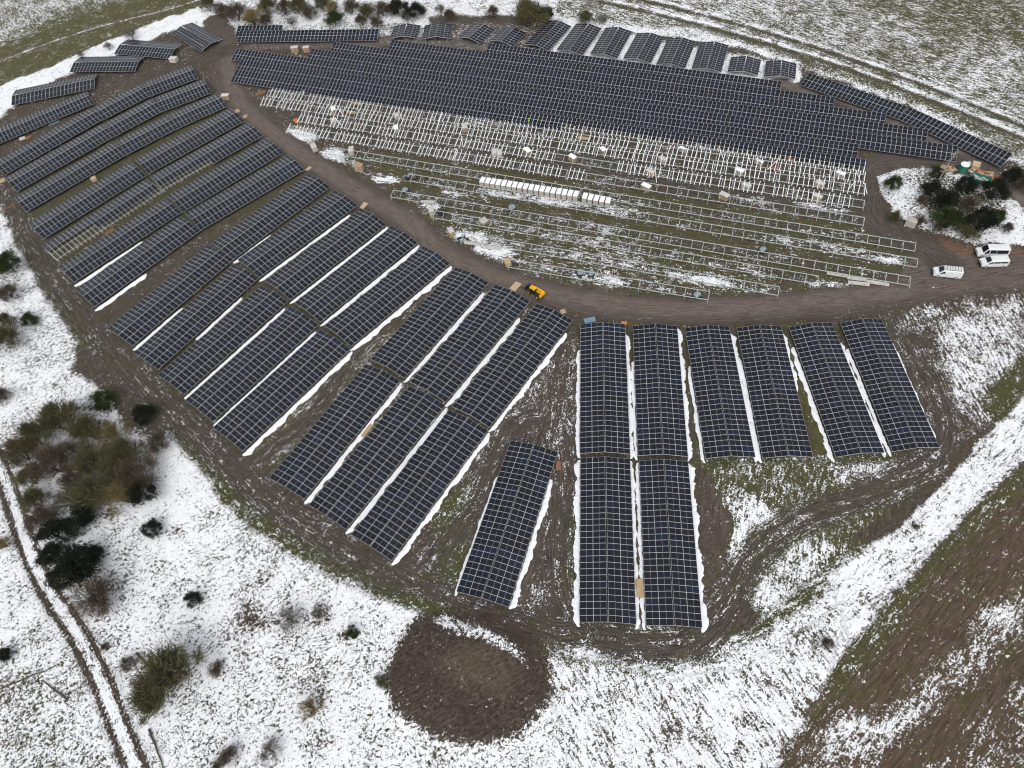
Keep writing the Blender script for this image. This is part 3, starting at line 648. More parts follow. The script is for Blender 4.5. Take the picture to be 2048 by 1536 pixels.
snow_banks()

# ------------------------------------------------------------------ crates, bundles and boards
def crate(px, py, label, rz=-25, size=(1.15, 2.3, 1.15), body='carton', top='snow', group='crates of panels about the site', lean=0.0, tilt=0.0, ratio=1.0):
    p = at(px, py, .5); r = empty('module_crate', (p.x, p.y, 0), R(rz)); tag(r, label, 'crate', group)
    w, l, h = size; rb = random.Random(int(px * 13 + py))
    b = MB(); b.box((0, 0, .14 + (h - .14) / 2), (w, l, h - .14), taper=.99)
    for y in (-l * .3, l * .3): b.box((0, y, .14 + (h - .14) / 2), (w + .03, .05, h - .12), 1)
    b.build('carton', [M[body], M['wrap']], r)
    pl = MB()
    for x in (-w / 2 + .07, 0, w / 2 - .07): pl.box((x, 0, .05), (.11, l, .09))
    for k in range(6): pl.box((0, -l / 2 + .1 + (l - .2) * k / 5, .115), (w, .12, .035))
    pl.build('pallet', M['wood'], r)
    if top:                                                         # lid of snow or loose film, uneven
        t = MB(); n = 5; g = {}
        for i in range(n + 1):
            for j in range(n + 1):
                ed = i in (0, n) or j in (0, n); g[i, j] = Vector(((i / n - .5) * (w + .04), (j / n - .5) * (l + .04), h + (.03 if ed else .09 + .08 * rb.random())))
        for i in range(n):
            for j in range(n): t.quad(g[i, j], g[i + 1, j], g[i + 1, j + 1], g[i, j + 1])
        for (a, b_) in [((i, 0), (i + 1, 0)) for i in range(n)] + [((n, j), (n, j + 1)) for j in range(n)] + [((i + 1, n), (i, n)) for i in reversed(range(n))] + [((0, j + 1), (0, j)) for j in reversed(range(n))]:
            A, B = g[a], g[b_]; t.quad(A - Vector((0, 0, .1)), B - Vector((0, 0, .1)), B, A)
        t.build('snow_cap' if top == 'snow' else 'cover', M['wrap' if group == 'crates of panels about the site' and rb.random() < .6 else top], r)
    return r
# the long row of cartons in the middle field: eighteen and, after a gap, five
A0, A1 = at(966, 366, .5), at(1152, 394, .5); B0, B1 = at(1170, 398, .5), at(1216, 407, .5)
rowdir = math.degrees(math.atan2(A1.y - A0.y, A1.x - A0.x))
for grp, a, b, n in (('long', A0, A1, 18), ('short', B0, B1, 5)):
    for i in range(n):
        p = a.lerp(b, i / (n - 1)); u_, v_ = px_of(np.array([p.x]), np.array([p.y]))
        lb = ('%s crate from the left end of the long row of eighteen snow-topped crates' % ORD[i]) if grp == 'long' else ('%s from the left of the five snow-topped crates after the gap' % ORD[i])
        q = px_of(p.x, p.y); c = crate(0, 0, lb, rowdir + 2 * math.sin(i * 5.1), (1.12, 2.05, 1.6), 'carton_pale', 'snow', 'row of crates in the middle field'); c.location = (p.x, p.y, 0)
CR = [(628.6, 297, 'pale snow-topped crate beside the road left of the ladder frames', 20, 'carton_pale', 'snow', (1.3, 2.3, 1.2)),
      (703.7, 304, 'snow-topped crate at the left end of the first ladder frame', -5, 'carton_pale', 'snow', (1.2, 2.3, 1.2)),
      (718.9, 337.5, 'bare brown crate near the road with a white strap across its top', 75, 'carton', None, (1.3, 2.3, 1.4)),
      (590.4, 100, 'snow-topped crate left of its twin above the central rows', 85, 'carton', 'snow', (1.2, 2.3, 1.2)),
      (613.6, 100, 'snow-topped crate right of its twin above the central rows', 85, 'carton', 'snow', (1.2, 2.0, 1.2)),
      (452, 195, 'brown snow-topped crate by the road bend right of the upper left tables', 80, 'carton', 'snow', (1.3, 2.3, 1.1)),
      (989, 307, 'white-topped crate, left of two touching among the white beams', -10, 'wrap', 'snow', (1.2, 2.1, 1.0)),
      (999.5, 309, 'white-topped crate, right of two touching among the white beams', -10, 'wrap', 'snow', (1.2, 2.1, 1.0)),
      (930, 258, 'snow-topped brown crate standing among the beams near the worker', 5, 'carton', 'snow', (1.2, 2.2, 1.2)),
      (668, 222, 'snow-covered crate at the left among the topmost loose beams', 5, 'carton', 'snow', (1.2, 1.8, 1.1)),
      (667.5, 245, 'pale crate with two beams leaning on it at the left', 5, 'carton_pale', 'snow', (1.2, 1.8, 1.1)),
      (794, 234, 'half-snowed crate between beams left of centre', 5, 'carton_pale', 'snow', (1.2, 1.8, 1.0)),
      (792.5, 259, 'grey pale crate in the third row of beams left of centre', 5, 'carton_pale', 'snow', (1.2, 2.0, 1.0)),
      (1055, 305, 'crate with a slipped snow cover left of the gap in the beams', 30, 'carton', 'snow', (1.2, 2.2, 1.1)),
      (1145, 318, 'crate in the gap between white beams at the centre', 35, 'carton', 'snow', (1.2, 2.2, 1.1)),
      (1206, 303, 'crate with a snow corner behind the beams right of centre', 20, 'carton', 'snow', (1.2, 1.8, 1.1)),
      (1300, 347, 'crate at the left end of the lowest beams on the right', 35, 'carton', 'snow', (1.2, 2.2, 1.1)),
      (1292, 376, 'crate with a bright white lid below the beams on the first ladder frame', 40, 'carton', 'snow', (1.2, 2.4, 1.1)),
      (1326, 320, 'pale crate lying across the second row of beams', 40, 'carton_pale', 'snow', (1.1, 2.2, .9)),
      (1366, 300.5, 'narrow white crate under the lowest solar row', 45, 'carton_pale', 'snow', (.7, 2.2, .9)),
      (1448, 394, 'brown crate with a half white lid standing on a ladder frame', 40, 'carton', 'snow', (1.2, 2.4, 1.1)),
      (1478.5, 344, 'pale crate in the second beam row right of centre', 40, 'carton_pale', 'snow', (1.2, 2.2, 1.0)),
      (1492, 374, 'pinkish crate in the lowest beam row right of centre', 40, 'carton_pale', 'snow', (1.1, 2.3, 1.0)),
      (1518, 325, 'narrow white crate beside crossed loose beams', 45, 'carton_pale', 'snow', (.7, 2.2, .9)),
      (1680, 350, 'pale crate in the top beam row near the right end', 40, 'carton_pale', 'snow', (1.1, 2.2, 1.0)),
      (1639, 370, 'pale crate in the second beam row near the right end', 40, 'carton_pale', 'snow', (1.1, 2.2, 1.0)),
      (1634, 396, 'brown crate in the lowest beam row near the right end', 40, 'carton', 'snow', (1.1, 2.2, 1.0)),
      (1821.6, 447, 'large pale crate at the edge of the tree island by the track', 50, 'carton_pale', 'carton_pale', (1.5, 2.3, 1.3)),
      (863, 424, 'pale crate at the left end of the fourth ladder frame', 10, 'carton_pale', 'snow', (1.2, 2.0, 1.2)),
      (902.5, 466, 'opened brown crate at the left end of the fifth ladder frame', 15, 'carton', 'wrap', (1.2, 2.0, 1.2)),
      (967.4, 442, 'broken-open brown crate lying inside a ladder frame', 30, 'carton', 'wrap', (1.6, 1.8, .6)),
      (1015, 526, 'tan crate at the left end of the lowest ladder frame', 15, 'wood', None, (1.2, 1.8, 1.0)),
      (187.2, 358, 'tan open crate between the third and fourth rows of tables', 25, 'wood', None, (1.3, 1.6, .7)),
      (347.8, 120, 'white box in the mud in front of the grey tables', 70, 'wrap', 'snow', (1.6, 2.4, 1.0))]
for x, y, lb, rz, body, top, sz in CR: crate(x, y, lb, rz, (sz[0] * 1.08, sz[1] * .98, sz[2] * 1.3), body, top)

def board(px, py, label, size, rz, mt, cat='board', name='board', z=.05, piles=1, grp=None):
    p = at(px, py, z); r = empty(name, (p.x, p.y, 0), R(rz)); tag(r, label, cat, grp); rb = random.Random(int(px + py))
    for k in range(piles):
        b = MB(); b.box((0, 0, 0), (size[0], size[1], .05))
        if size[0] > 1.0 and mt.startswith('wood'):
            for i in range(5): b.box((-size[0] / 2 + size[0] * (i + .5) / 5, 0, .04), (size[0] / 5 - .05, size[1] * .98, .03), 0)
        o = b.build('sheet', M[mt], r, .01); o.location = (rb.uniform(-.1, .1) * k, rb.uniform(-.1, .1) * k, z + .09 * k); o.rotation_euler = (R(rb.uniform(-2, 2)), R(rb.uniform(-2, 2)), R(rb.uniform(-9, 9) * k))
    if cat == 'pallet':
        b = MB()
        for s in (-1, 0, 1): b.box((s * size[0] * .45, 0, -.05), (.1, size[1], .09))
        b.build('runner', M['wood'], r).location.z = z
    return r
BD = [(1031, 573, 'pale wooden pallet beside the yellow loader', (1.6, 2.6), -40, 'sand', 'pallet', 2), (728, 411, 'pale wooden pallet at the road edge by the upper left-centre table', (1.2, 2.2), -35, 'sand', 'pallet', 2),
      (617, 337, 'small tan pallet at the road end of a table', (1.0, 1.6), -45, 'wood', 'pallet', 1), (1117, 931, 'brown wet board right of the lone askew table', (1.0, 2.0), -10, 'wood_red', 'board', 1),
      (733, 862, 'tan chipboard strip in the snow between two lower tables', (.9, 3.0), -35, 'wood', 'board', 3), (1277, 1176, 'stack of tan chipboard in the aisle of the bottom centre pair', (1.1, 3.2), 4, 'wood', 'board', 4),
      (218, 464, 'reddish broken box beside the half-built table', (1.0, 2.6), -55, 'wood_red', 'board', 3), (394, 582, 'tan plank between two tables of the left-centre block', (.5, 2.4), -45, 'wood', 'board', 2),
      (4, 361, 'tan pallet at the left photo edge by the perimeter track', (1.5, 2.0), 20, 'wood', 'pallet', 1), (10, 418, 'long orange-tan plank across the track at the left edge', (.5, 5.0), -58, 'wood_red', 'board', 1),
      (1126, 623, 'small brown mat by the road above the right ridge table', (1.2, 1.2), 10, 'wood', 'board', 1), (521, 186, 'brown board on the mud left of the topmost beams', (1.4, 3.0), -65, 'wood_red', 'board', 1),
      (475, 222, 'small tan pallet by the road bend, upper of two', (1.2, 1.8), 30, 'wood', 'pallet', 2), (490, 233, 'small tan pallet by the road bend, lower of two', (1.2, 1.6), 0, 'wood', 'pallet', 1),
      (593, 242, 'bright orange crate at the left end of the beams', (1.2, 2.4), 30, 'orange', 'board', 2), (1248, 646, 'small orange board above the first table below the road', (.9, 1.3), 80, 'orange', 'board', 1),
      (106.8, 244, 'blue sheet at the front of the lowest grey-blue table', (2.4, 3.2), -65, 'blue', 'board', 1), (1179.6, 640, 'blue sheet lying above the first table below the road', (2.5, 1.4), 5, 'blue', 'board', 1),
      (57, 276, 'small brown box beside a white one at the far left', (1.4, 1.6), 20, 'wood_red', 'board', 3), (45, 277, 'white sheet on the mud at the far left', (1.5, 1.6), 20, 'wrap', 'board', 3),
      (713, 324, 'loose tan plank on the mud above the bare brown crate', (.3, 2.2), 60, 'wood', 'board', 1), (935, 200, 'tan sheets under the topmost beams near the worker', (1.0, 3.6), 70, 'wood', 'board', 2),
      (1168, 277, 'tan sheets among the beams below the finished rows', (1.0, 3.4), 70, 'wood', 'board', 2), (715, 207, 'tan sheets beside the snowy crate among the left beams', (1.0, 3.0), 75, 'wood', 'board', 2),
      (1548, 336, 'orange-brown sheets under the crossed loose beams', (1.0, 3.6), 70, 'wood_red', 'board', 2), (1434, 296, 'orange-brown crumpled sheet under the lowest solar row', (1.3, 1.8), 50, 'wood_red', 'board', 2),
      (1580, 317, 'small rusty sheet by the lowest solar row right of centre', (1.2, 1.8), 20, 'orange', 'board', 1), (702, 225, 'pinkish sheets inside the second beam row on the left', (1.1, 2.4), 70, 'wood', 'board', 2)]
for x, y, lb, sz, rz, mt, ct, n in BD: board(x, y, lb, sz, rz, mt, ct, 'pallet' if ct == 'pallet' else 'board', .12 if ct == 'pallet' else .05, n)

# white tube bundles
def bundle(px, py, label, L, rz, grp='white wrapped bundles of beams on the ground'):
    p = at(px, py, .2); r = empty('beam_bundle', (p.x, p.y, 0), R(rz)); tag(r, label, 'bundle', grp)
    for k, (y, z) in enumerate(((-.27, .2), (.0, .2), (.27, .2), (-.13, .44), (.14, .44))):
        b = MB(); b.box((0, y, z), (L + .1 * math.sin(k * 3.1), .25, .22)); b.build('wrapped_beam', M['wrap'], r, .03)
    for x in (-L * .3, L * .25):
        b = MB(); b.box((x, 0, .3), (.06, .86, .56)); b.build('strap', M['carton_pale'], r)
for x, y, L, rz, lb in ((856, 404, 3.6, -14, 'white beam bundle on the mud left of the third ladder frame'), (945, 487, 4.0, -20, 'white beam bundle, left of two under the fifth ladder frame'), (983, 495, 4.0, -14, 'white beam bundle, right of two under the fifth ladder frame'), (1674.4, 549, 4.4, -24, 'white beam bundle, leftmost of the four by the road'),
                        (1715.4, 558, 4.4, -22, 'white beam bundle, upper middle of the four by the road'), (1717, 567, 4.4, -20, 'white beam bundle, lower middle of the four by the road'), (1754.7, 566, 4.6, -24, 'white beam bundle, rightmost and longest of the four by the road')): bundle(x, y, lb, L, rz)
# film-wrapped heaps of fittings
def heap(px, py, label, s=1.0, top='bluegrey'):
    p = at(px, py, .4); r = empty('covered_fittings', (p.x, p.y, 0), R(px % 60)); tag(r, label, 'covered pile', 'film-covered piles of fittings'); rb = random.Random(int(px))
    b = MB(); n = 10; rings = []
    for k, (h, q) in enumerate(((0, 1.05), (.45, 1.0), (.9, .8), (1.1, .35))):
        rings.append([Vector((s * q * math.cos(a) * (.95 + .2 * rb.random()), s * q * .8 * math.sin(a) * (.95 + .2 * rb.random()), h * s)) for a in [2 * math.pi * i / n for i in range(n)]])
    for k in range(3):
        for i in range(n): b.quad(rings[k][i], rings[k][(i + 1) % n], rings[k + 1][(i + 1) % n], rings[k + 1][i], 0 if k else 1)
    b.poly(rings[3]); b.build('cover', [M[top], M['dark']], r)
    b = MB()
    for i in range(6): a = i * 1.05; b.box((s * 1.0 * math.cos(a), s * .9 * math.sin(a), .15), (.5, .35, .3), rz=a)
    b.build('fitting', M['dark'], r)
for x, y, lb in ((809.7, 380, 'blue-grey wrapped pile at the left of the third ladder frame'), (1023.8, 414, 'pale blue wrapped pile below the long crate row'), (885, 424, 'dark wrapped pile right of the pale crate on the fourth ladder frame'), (1162, 545, 'grey wrapped pile, left of two on the lowest ladder frame'),
                 (1182.7, 546, 'grey wrapped pile, right of two on the lowest ladder frame'), (1394, 589, 'blue-topped wrapped pile at the right end of the lowest ladder frame'), (1525.7, 499, 'blue-topped dark pile in the right half of the fourth ladder frame'), (609, 184, 'teal wrapped pile under the topmost left beams')):
    heap(x, y, lb, .9, 'bluegrey' if x != 885 else 'dark')

# beams leaning and lying crosswise
def loose(x0, y0, x1, y1, label, z0=1.6, z1=1.4):
    a, b = at(x0, y0, z0), at(x1, y1, z1); m = MB(); d = (b - a).normalized(); s = Vector((-d.y, d.x, 0)) * .07; h = Vector((0, 0, .08))
    m.v = [tuple(a - s), tuple(a + s), tuple(b + s), tuple(b - s), tuple(a - s + h), tuple(a + s + h), tuple(b + s + h), tuple(b - s + h)]; m.f = [(0, 3, 2, 1), (4, 5, 6, 7), (0, 1, 5, 4), (1, 2, 6, 5), (2, 3, 7, 6), (3, 0, 4, 7)]; m.m = [0] * 6
    tag(m.build('loose_beam', M['beam']), label, 'beam', 'loose white beams thrown across the rows')
for x0, y0, x1, y1, lb in ((674, 212, 688, 233, 'beam lying askew beside the snowy crate among the left beams'), (670, 235, 686, 256, 'beam slanting down right of the leaned-on crate at the left'), (798, 222, 806, 243, 'beam lying askew right of the half-snowed crate left of centre'), (921, 265, 926, 293, 'long beam askew below the snow-topped crate near the worker'),
                           (1042, 284, 1058, 262, 'beam crossing the rows just below the worker'), (1076, 264, 1078, 285, 'short beam askew right of the worker'), (1440, 298, 1449, 326, 'left of two askew beams under the lowest solar row'), (1494, 303, 1501, 326, 'right of two askew beams under the lowest solar row'), (1535, 340, 1562, 313, 'longest diagonal beam in the right half of the rows'),
                           (1711, 339, 1722, 366, 'beam of the inverted V at the right end of the rows'), (1695, 382, 1709, 364, 'diagonal beam in the second row near its right end'), (1729, 367, 1734, 388, 'beam askew at the very right end of the rows'), (1313, 365, 1310, 335, 'beam sticking out below the lowest beams at centre right'), (1268, 350, 1270, 324, 'beam sticking out at the gap right of centre')): loose(x0, y0, x1, y1, lb)

# ------------------------------------------------------------------ vans
def van(px, py, rz, label, L=5.6, W=2.0, H=2.2, windows=True, rack=False):
    p = at(px, py, .9); r = empty('van', (p.x, p.y, 0), R(rz)); tag(r, label, 'van', 'white vans parked on the mud')
    f = L / 2
    prof = [(-f, .45), (-f, 1.1), (-f + .06, H - .12), (-f + .22, H), (f - 2.1, H), (f - 1.75, H - .05), (f - .95, 1.28), (f - .18, 1.02), (f, .78), (f, .42), (f - .25, .30), (-f + .1, .30)]
    b = MB(); k = len(prof); cs = []
    for y, ins in ((-W / 2 + .10, .05), (-W / 2, 0), (W / 2, 0), (W / 2 - .10, .05)): pass
    secs = [(-W / 2, 0.0), (-W / 2 + .12, 1.0), (W / 2 - .12, 1.0), (W / 2, 0.0)]
    def sec(y, full):
        out = []
        for (x, z) in prof:
            zz = z; xx = x
            tum = max(0, (z - 1.15)) * .16                           # sides lean in above the waist
            yy = y - math.copysign(tum, y)
            if full < 1: zz = z if z < H - .2 else z - .10; xx = x * (1 - .012)
            out.append(Vector((xx, yy, zz)))
        return out
    S4 = [sec(*s) for s in secs]; n = 0
    for s in S4: b.v += [tuple(v) for v in s]
    for a in range(3):
        for i in range(k): j = (i + 1) % k; b.f.append((a * k + i, a * k + j, (a + 1) * k + j, (a + 1) * k + i)); b.m.append(0)
    b.f.append(tuple(range(k))[::-1]); b.m.append(0); b.f.append(tuple(3 * k + i for i in range(k))); b.m.append(0)
    b.build('body', M['white'], r, .03)
    def side(s, x, z): return Vector((x, s * (W / 2 - max(0, z - 1.15) * .16 + .012), z))
    g = MB(); a, c = (f - 1.72, H - .10), (f - 1.0, 1.33)          # windscreen
    for zz in (0,): g.quad((c[0] + .03, -W / 2 + .22, c[1] + .02), (c[0] + .03, W / 2 - .22, c[1] + .02), (a[0] + .05, W / 2 - .36, a[1]), (a[0] + .05, -W / 2 + .36, a[1]))
    g.build('windscreen', M['glass'], r)
    for s in (-1, 1):
        g = MB(); q = [side(s, f - 1.05, 1.28), side(s, f - 2.05, 1.24), side(s, f - 2.05, H - .35), side(s, f - 1.72, H - .35)]; g.poly(q if s > 0 else q[::-1]); g.build('window', M['glass'], r)
        if windows:
            for x0, x1 in ((f - 2.2, f - 3.45), (f - 3.55, f - L + .35)):
                g = MB(); q = [side(s, x0, 1.28), side(s, x1, 1.28), side(s, x1, H - .36), side(s, x0, H - .36)]; g.poly(q if s > 0 else q[::-1]); g.build('window', M['glass'], r)
        for x in (f - .95, -f + 1.05):
            w = MB(); w.tube((x, s * (W / 2 - .22), .34), (x, s * (W / 2 + .015), .34), .34, seg=16); o = w.build('wheel', M['black'], r)
            h = MB(); h.tube((x, s * (W / 2 + .01), .34), (x, s * (W / 2 + .03), .34), .19, seg=12); h.build('hub', M['alu'], o)
        l = MB(); l.box((f - .14, s * (W / 2 - .24), .86), (.22, .30, .18)); l.build('headlight', M['alu'], r, .03)
        l = MB(); l.box((-f - .005, s * (W / 2 - .16), 1.05), (.04, .14, .40)); l.build('tail_light', M['orange'], r)
        m = MB(); m.box((f - 1.35, s * (W / 2 + .10), 1.28), (.10, .20, .22)); m.build('wing_mirror', M['black'], r, .02)
    w = MB(); w.box((f - .02, 0, .48), (.16, W - .2, .20)); w.box((-f, 0, .46), (.14, W - .1, .18)); w.build('bumper', M['black'], r, .03)
    w = MB(); w.box((f - .03, 0, .80), (.05, .9, .12)); w.build('grille', M['black'], r)
    w = MB(); w.quad((-f - .012, -.75, 1.3), (-f - .012, .75, 1.3), (-f + .04, .68, H - .35), (-f + .04, -.68, H - .35)); w.f[-1] = w.f[-1][::-1]; w.build('rear_window', M['glass'], r)
    if rack:
        w = MB()
        for s in (-1, 1): w.box((-.55, s * .72, H + .12), (L - 2.4, .05, .05))
        for i in range(7): w.box((-.55 - (L - 2.4) / 2 + (L - 2.4) * i / 6, 0, H + .16), (.06, 1.6, .05))
        w.build('roof_rack', M['dark'], r)
    return r
dv = wang((1955, 512), (2014, 500)) + 180
van(1984, 503, wang((2010, 508), (1958, 507)), 'larger white minibus with dark side windows, upper of the parked pair', 6.2, 2.05, 2.5)
van(1988, 523, wang((2010, 528), (1966, 529)), 'smaller white minibus with dark side windows, lower of the parked pair', 5.4, 1.98, 2.0)
van(1895, 544, wang((1920, 550), (1872, 545)), 'white panel van with a dark roof rack and blank sides', 5.6, 2.0, 2.1, False, True)

# ------------------------------------------------------------------ yellow loader beside the road
def loader():
    p = at(1071, 583, .8); r = empty('telehandler', (p.x, p.y, 0), R(wang((1086, 594), (1056, 576)))); tag(r, 'yellow telescopic loader with black forks parked on the road edge', 'loader')
    b = MB(); b.box((-.1, 0, .72), (3.9, 1.5, .5)); b.build('chassis', M['dark'], r, .05)
    b = MB(); b.box((-1.25, -.35, 1.25), (1.9, 1.0, .75), taper=.9); b.box((-1.95, 0, 1.05), (.5, 1.8, .7)); b.box((.2, -.75, 1.1), (1.2, .35, .5)); b.build('engine_cover', M['yellow'], r, .1)
    c = MB(); c.box((.25, .45, 1.65), (1.35, .95, 1.3), taper=.88); o = c.build('cab', M['glass'], r, .04)
    c = MB(); c.box((.25, .42, 2.36), (1.5, 1.15, .14), taper=.9); c.build('cab_roof', M['yellow'], o, .05)
    c = MB()
    for x in (-.36, .86):
        for y in (.02, .88): c.tube((x, y, 1.0), (x * .9 + .02, y * .92 + .03, 2.3), .045, seg=6)
    c.build('pillar', M['yellow'], o)
    b = MB(); b.box((.3, -.22, 1.55), (3.6, .30, .34), M=Matrix.Rotation(R(7), 3, 'Y')); o = b.build('boom', M['dark'], r, .03)
    b = MB(); b.box((-.9, -.22, 1.86), (1.4, .34, .20)); b.build('boom_cover', M['yellow'], o, .05)
    b = MB(); b.box((2.35, 0, .75), (.14, 1.5, 1.1)); b.box((2.1, -.22, 1.0), (.6, .4, .5)); b.build('fork_carriage', M['dark'], r)
    for s in (-.45, .45):
        b = MB(); b.box((2.95, s, .28), (1.25, .14, .07)); b.build('fork', M['dark'], r)
    for x in (1.2, -1.3):
        for s in (-1, 1):
            w = MB(); w.tube((x, s * .72, .58), (x, s * 1.12, .58), .58, seg=18); o = w.build('wheel', M['black'], r)
            h = MB(); h.tube((x, s * 1.11, .58), (x, s * 1.15, .58), .28, seg=12); h.build('rim', M['yellow'], o)
            w = MB(); w.box((x, s * .9, 1.24), (1.1, .45, .08)); w.build('mudguard', M['dark'], r, .03)
loader()

# ------------------------------------------------------------------ worker in a hi-vis vest
def worker(px, py, rz, label, vest='hivis', bend=0.0):
    p = at(px, py, .8); me = bpy.data.meshes.new('person'); J = [(0, 0, .95), (0, 0, 1.2), (0, 0, 1.42), (0, 0, 1.54), (0, 0, 1.68), (.02, 0, 1.78),
         (0, .20, 1.40), (.10, .27, 1.15), (.28, .24, 1.05), (0, -.20, 1.40), (.12, -.27, 1.16), (.30, -.20, 1.08), (0, .10, .92), (.03, .12, .50), (-.02, .12, .08), (.12, .12, .04), (0, -.10, .92), (.08, -.12, .50), (.02, -.12, .08), (.16, -.12, .04)]
    E_ = [(0, 1), (1, 2), (2, 3), (3, 4), (4, 5), (2, 6), (6, 7), (7, 8), (2, 9), (9, 10), (10, 11), (0, 12), (12, 13), (13, 14), (14, 15), (0, 16), (16, 17), (17, 18), (18, 19)]
    rad = [.15, .15, .17, .07, .11, .10, .085, .06, .045, .085, .06, .045, .11, .075, .055, .05, .11, .075, .055, .05]
    me.from_pydata(J, E_, []); o = bpy.data.objects.new('person', me); col.objects.link(o)
    md = o.modifiers.new('skin', 'SKIN'); 
    for i, v in enumerate(me.skin_vertices[0].data): v.radius = (rad[i], rad[i] * (1.15 if i in (0, 1, 2) else 1)); v.use_root = i == 0
    o.modifiers.new('sub', 'SUBSURF').levels = 1; o.modifiers['sub'].render_levels = 1
    me.materials.append(M['navy']); o.location = (p.x, p.y, 0); o.rotation_euler = (0, R(bend) * .3, R(rz)); tag(o, label, 'person', 'workers among the open frames')
    b = MB()
    for i in range(12):
        a0, a1 = 2 * math.pi * i / 12, 2 * math.pi * (i + 1) / 12
        for (z0, z1, q0, q1) in ((.98, 1.25, .19, .20), (1.25, 1.47, .20, .15)): b.quad((q0 * math.cos(a0), q0 * 1.25 * math.sin(a0), z0), (q0 * math.cos(a1), q0 * 1.25 * math.sin(a1), z0), (q1 * math.cos(a1), q1 * 1.25 * math.sin(a1), z1), (q1 * math.cos(a0), q1 * 1.25 * math.sin(a0), z1))
    b.build('vest', M[vest], o)
    b = MB()
    for k in range(4):
        for i in range(10):
            a0, a1 = 2 * math.pi * i / 10, 2 * math.pi * (i + 1) / 10; q0, q1 = .135 * math.cos(k * .39), .135 * math.cos((k + 1) * .39); z0, z1 = 1.75 + .13 * math.sin(k * .39), 1.75 + .13 * math.sin((k + 1) * .39)
            b.quad((q0 * math.cos(a0), q0 * math.sin(a0), z0), (q0 * math.cos(a1), q0 * math.sin(a1), z0), (q1 * math.cos(a1), q1 * math.sin(a1), z1), (q1 * math.cos(a0), q1 * math.sin(a0), z1))
    b.build('helmet', M['hivis' if vest == 'hivis' else 'dark'], o)
worker(1057.8, 243, 100, 'worker in a bright yellow-green vest by the lowest finished solar row')
worker(1150, 254, 40, 'worker in dark clothing, left of two at the edge of the finished rows', 'navy')
worker(1160, 250, 200, 'worker in dark clothing, right of two at the edge of the finished rows', 'navy')

# ------------------------------------------------------------------ rubbish corner behind the tree island
def round_tank():
    p = at(1927, 336, .8); r = empty('round_container', (p.x, p.y, 0)); tag(r, 'round green container with a snow-covered lid by the track', 'container')
    b = MB(); b.tube((0, 0, 0), (0, 0, 1.9), 1.0, 1.0, 20)
    for i in range(20): a = 2 * math.pi * i / 20; b.box((1.01 * math.cos(a), 1.01 * math.sin(a), .95), (.05, .05, 1.8), rz=a)
    b.build('drum', M['green'], r); b = MB(); b.tube((0, 0, 1.9), (0, 0, 2.1), 1.05, .75, 20); b.build('snow_lid', M['snow'], r)
round_tank()
def skip_bin():
    p = at(1960, 359, .7); r = empty('rubbish_skip', (p.x, p.y, 0), R(-35)); tag(r, 'open green rubbish skip with white waste inside between the trees', 'skip')
    b = MB(); L, W, H, t = 4.6, 2.2, 1.3, .06
    lo = [(-L / 2 + .8, -W / 2 + .2, .15), (L / 2 - .8, -W / 2 + .2, .15), (L / 2 - .8, W / 2 - .2, .15), (-L / 2 + .8, W / 2 - .2, .15)]; hi = [(-L / 2, -W / 2, H), (L / 2, -W / 2, H), (L / 2, W / 2, H), (-L / 2, W / 2, H)]
    hi2 = [(x * .95, y * .92, H) for x, y, z in hi]; lo2 = [(x * .95, y * .92, .22) for x, y, z in lo]
    for i in range(4):
        j = (i + 1) % 4; b.quad(lo[i], lo[j], hi[j], hi[i]); b.quad(lo2[j], lo2[i], hi2[i], hi2[j]); b.quad(hi[i], hi[j], hi2[j], hi2[i])
    b.quad(*lo[::-1]); b.quad(*lo2)
    for x in (-1.2, 0, 1.2):
        for s in (-1, 1): b.box((x, s * (W / 2 - .04), .75), (.08, .08, 1.1))
    b.build('bin', M['green'], r); rb = random.Random(3)
    b = MB()
    for i in range(26): b.box((rb.uniform(-1.6, 1.6), rb.uniform(-.7, .7), rb.uniform(.5, 1.2)), (rb.uniform(.2, .8), rb.uniform(.2, .6), rb.uniform(.05, .3)), rb.choice((0, 0, 1)), rb.uniform(0, 3))
    o = b.build('waste', [M['wrap'], M['bluegrey']], r); o['kind'] = 'stuff'
skip_bin()
def debris(px, py, label, n, rx, ry, mts, name='debris_pile', seed=1):
    p = at(px, py, .2); rb = random.Random(seed); b = MB()
    for i in range(n):
        a = rb.uniform(0, 6.28); q = math.sqrt(rb.random()); b.box((rx * q * math.cos(a), ry * q * math.sin(a), .1 + (1 - q) * .7 * rb.random()), (rb.uniform(.3, 1.4), rb.uniform(.15, .6), rb.uniform(.04, .16)), rb.randrange(len(mts)), rb.uniform(0, 3.14), M=Matrix.Rotation(rb.uniform(-.4, .4), 3, 'X'))
    o = b.build(name, [M[m] for m in mts], None); o.location = (p.x, p.y, 0); o.rotation_euler.z = R(-35); tag(o, label, 'debris')
debris(1967, 347, 'orange-brown heap of broken boards and cardboard behind the green skip', 70, 3.2, 1.2, ['orange', 'wood', 'wood_red', 'wrap'], seed=2)
debris(1897, 336, 'pale heap of straw-coloured timber under the bare tree', 30, 1.6, .9, ['sand', 'wood'], seed=3)
debris(1940, 327, 'white crumpled sheets beside the round green container', 14, 1.3, .6, ['wrap'], seed=4)
debris(830, 356, 'dark scattered scrap on the mud left of the second ladder frame', 40, 3.6, 1.6, ['dark', 'bluegrey', 'wood_red'], seed=5)
debris(925, 478, 'dark metal clamps scattered beside the opened crate', 26, 1.6, .9, ['dark', 'galv'], seed=6)
crate(1951, 332, 'square tan timber box between the round container and the debris', -35, (1.7, 1.9, 1.2), 'sand', None)

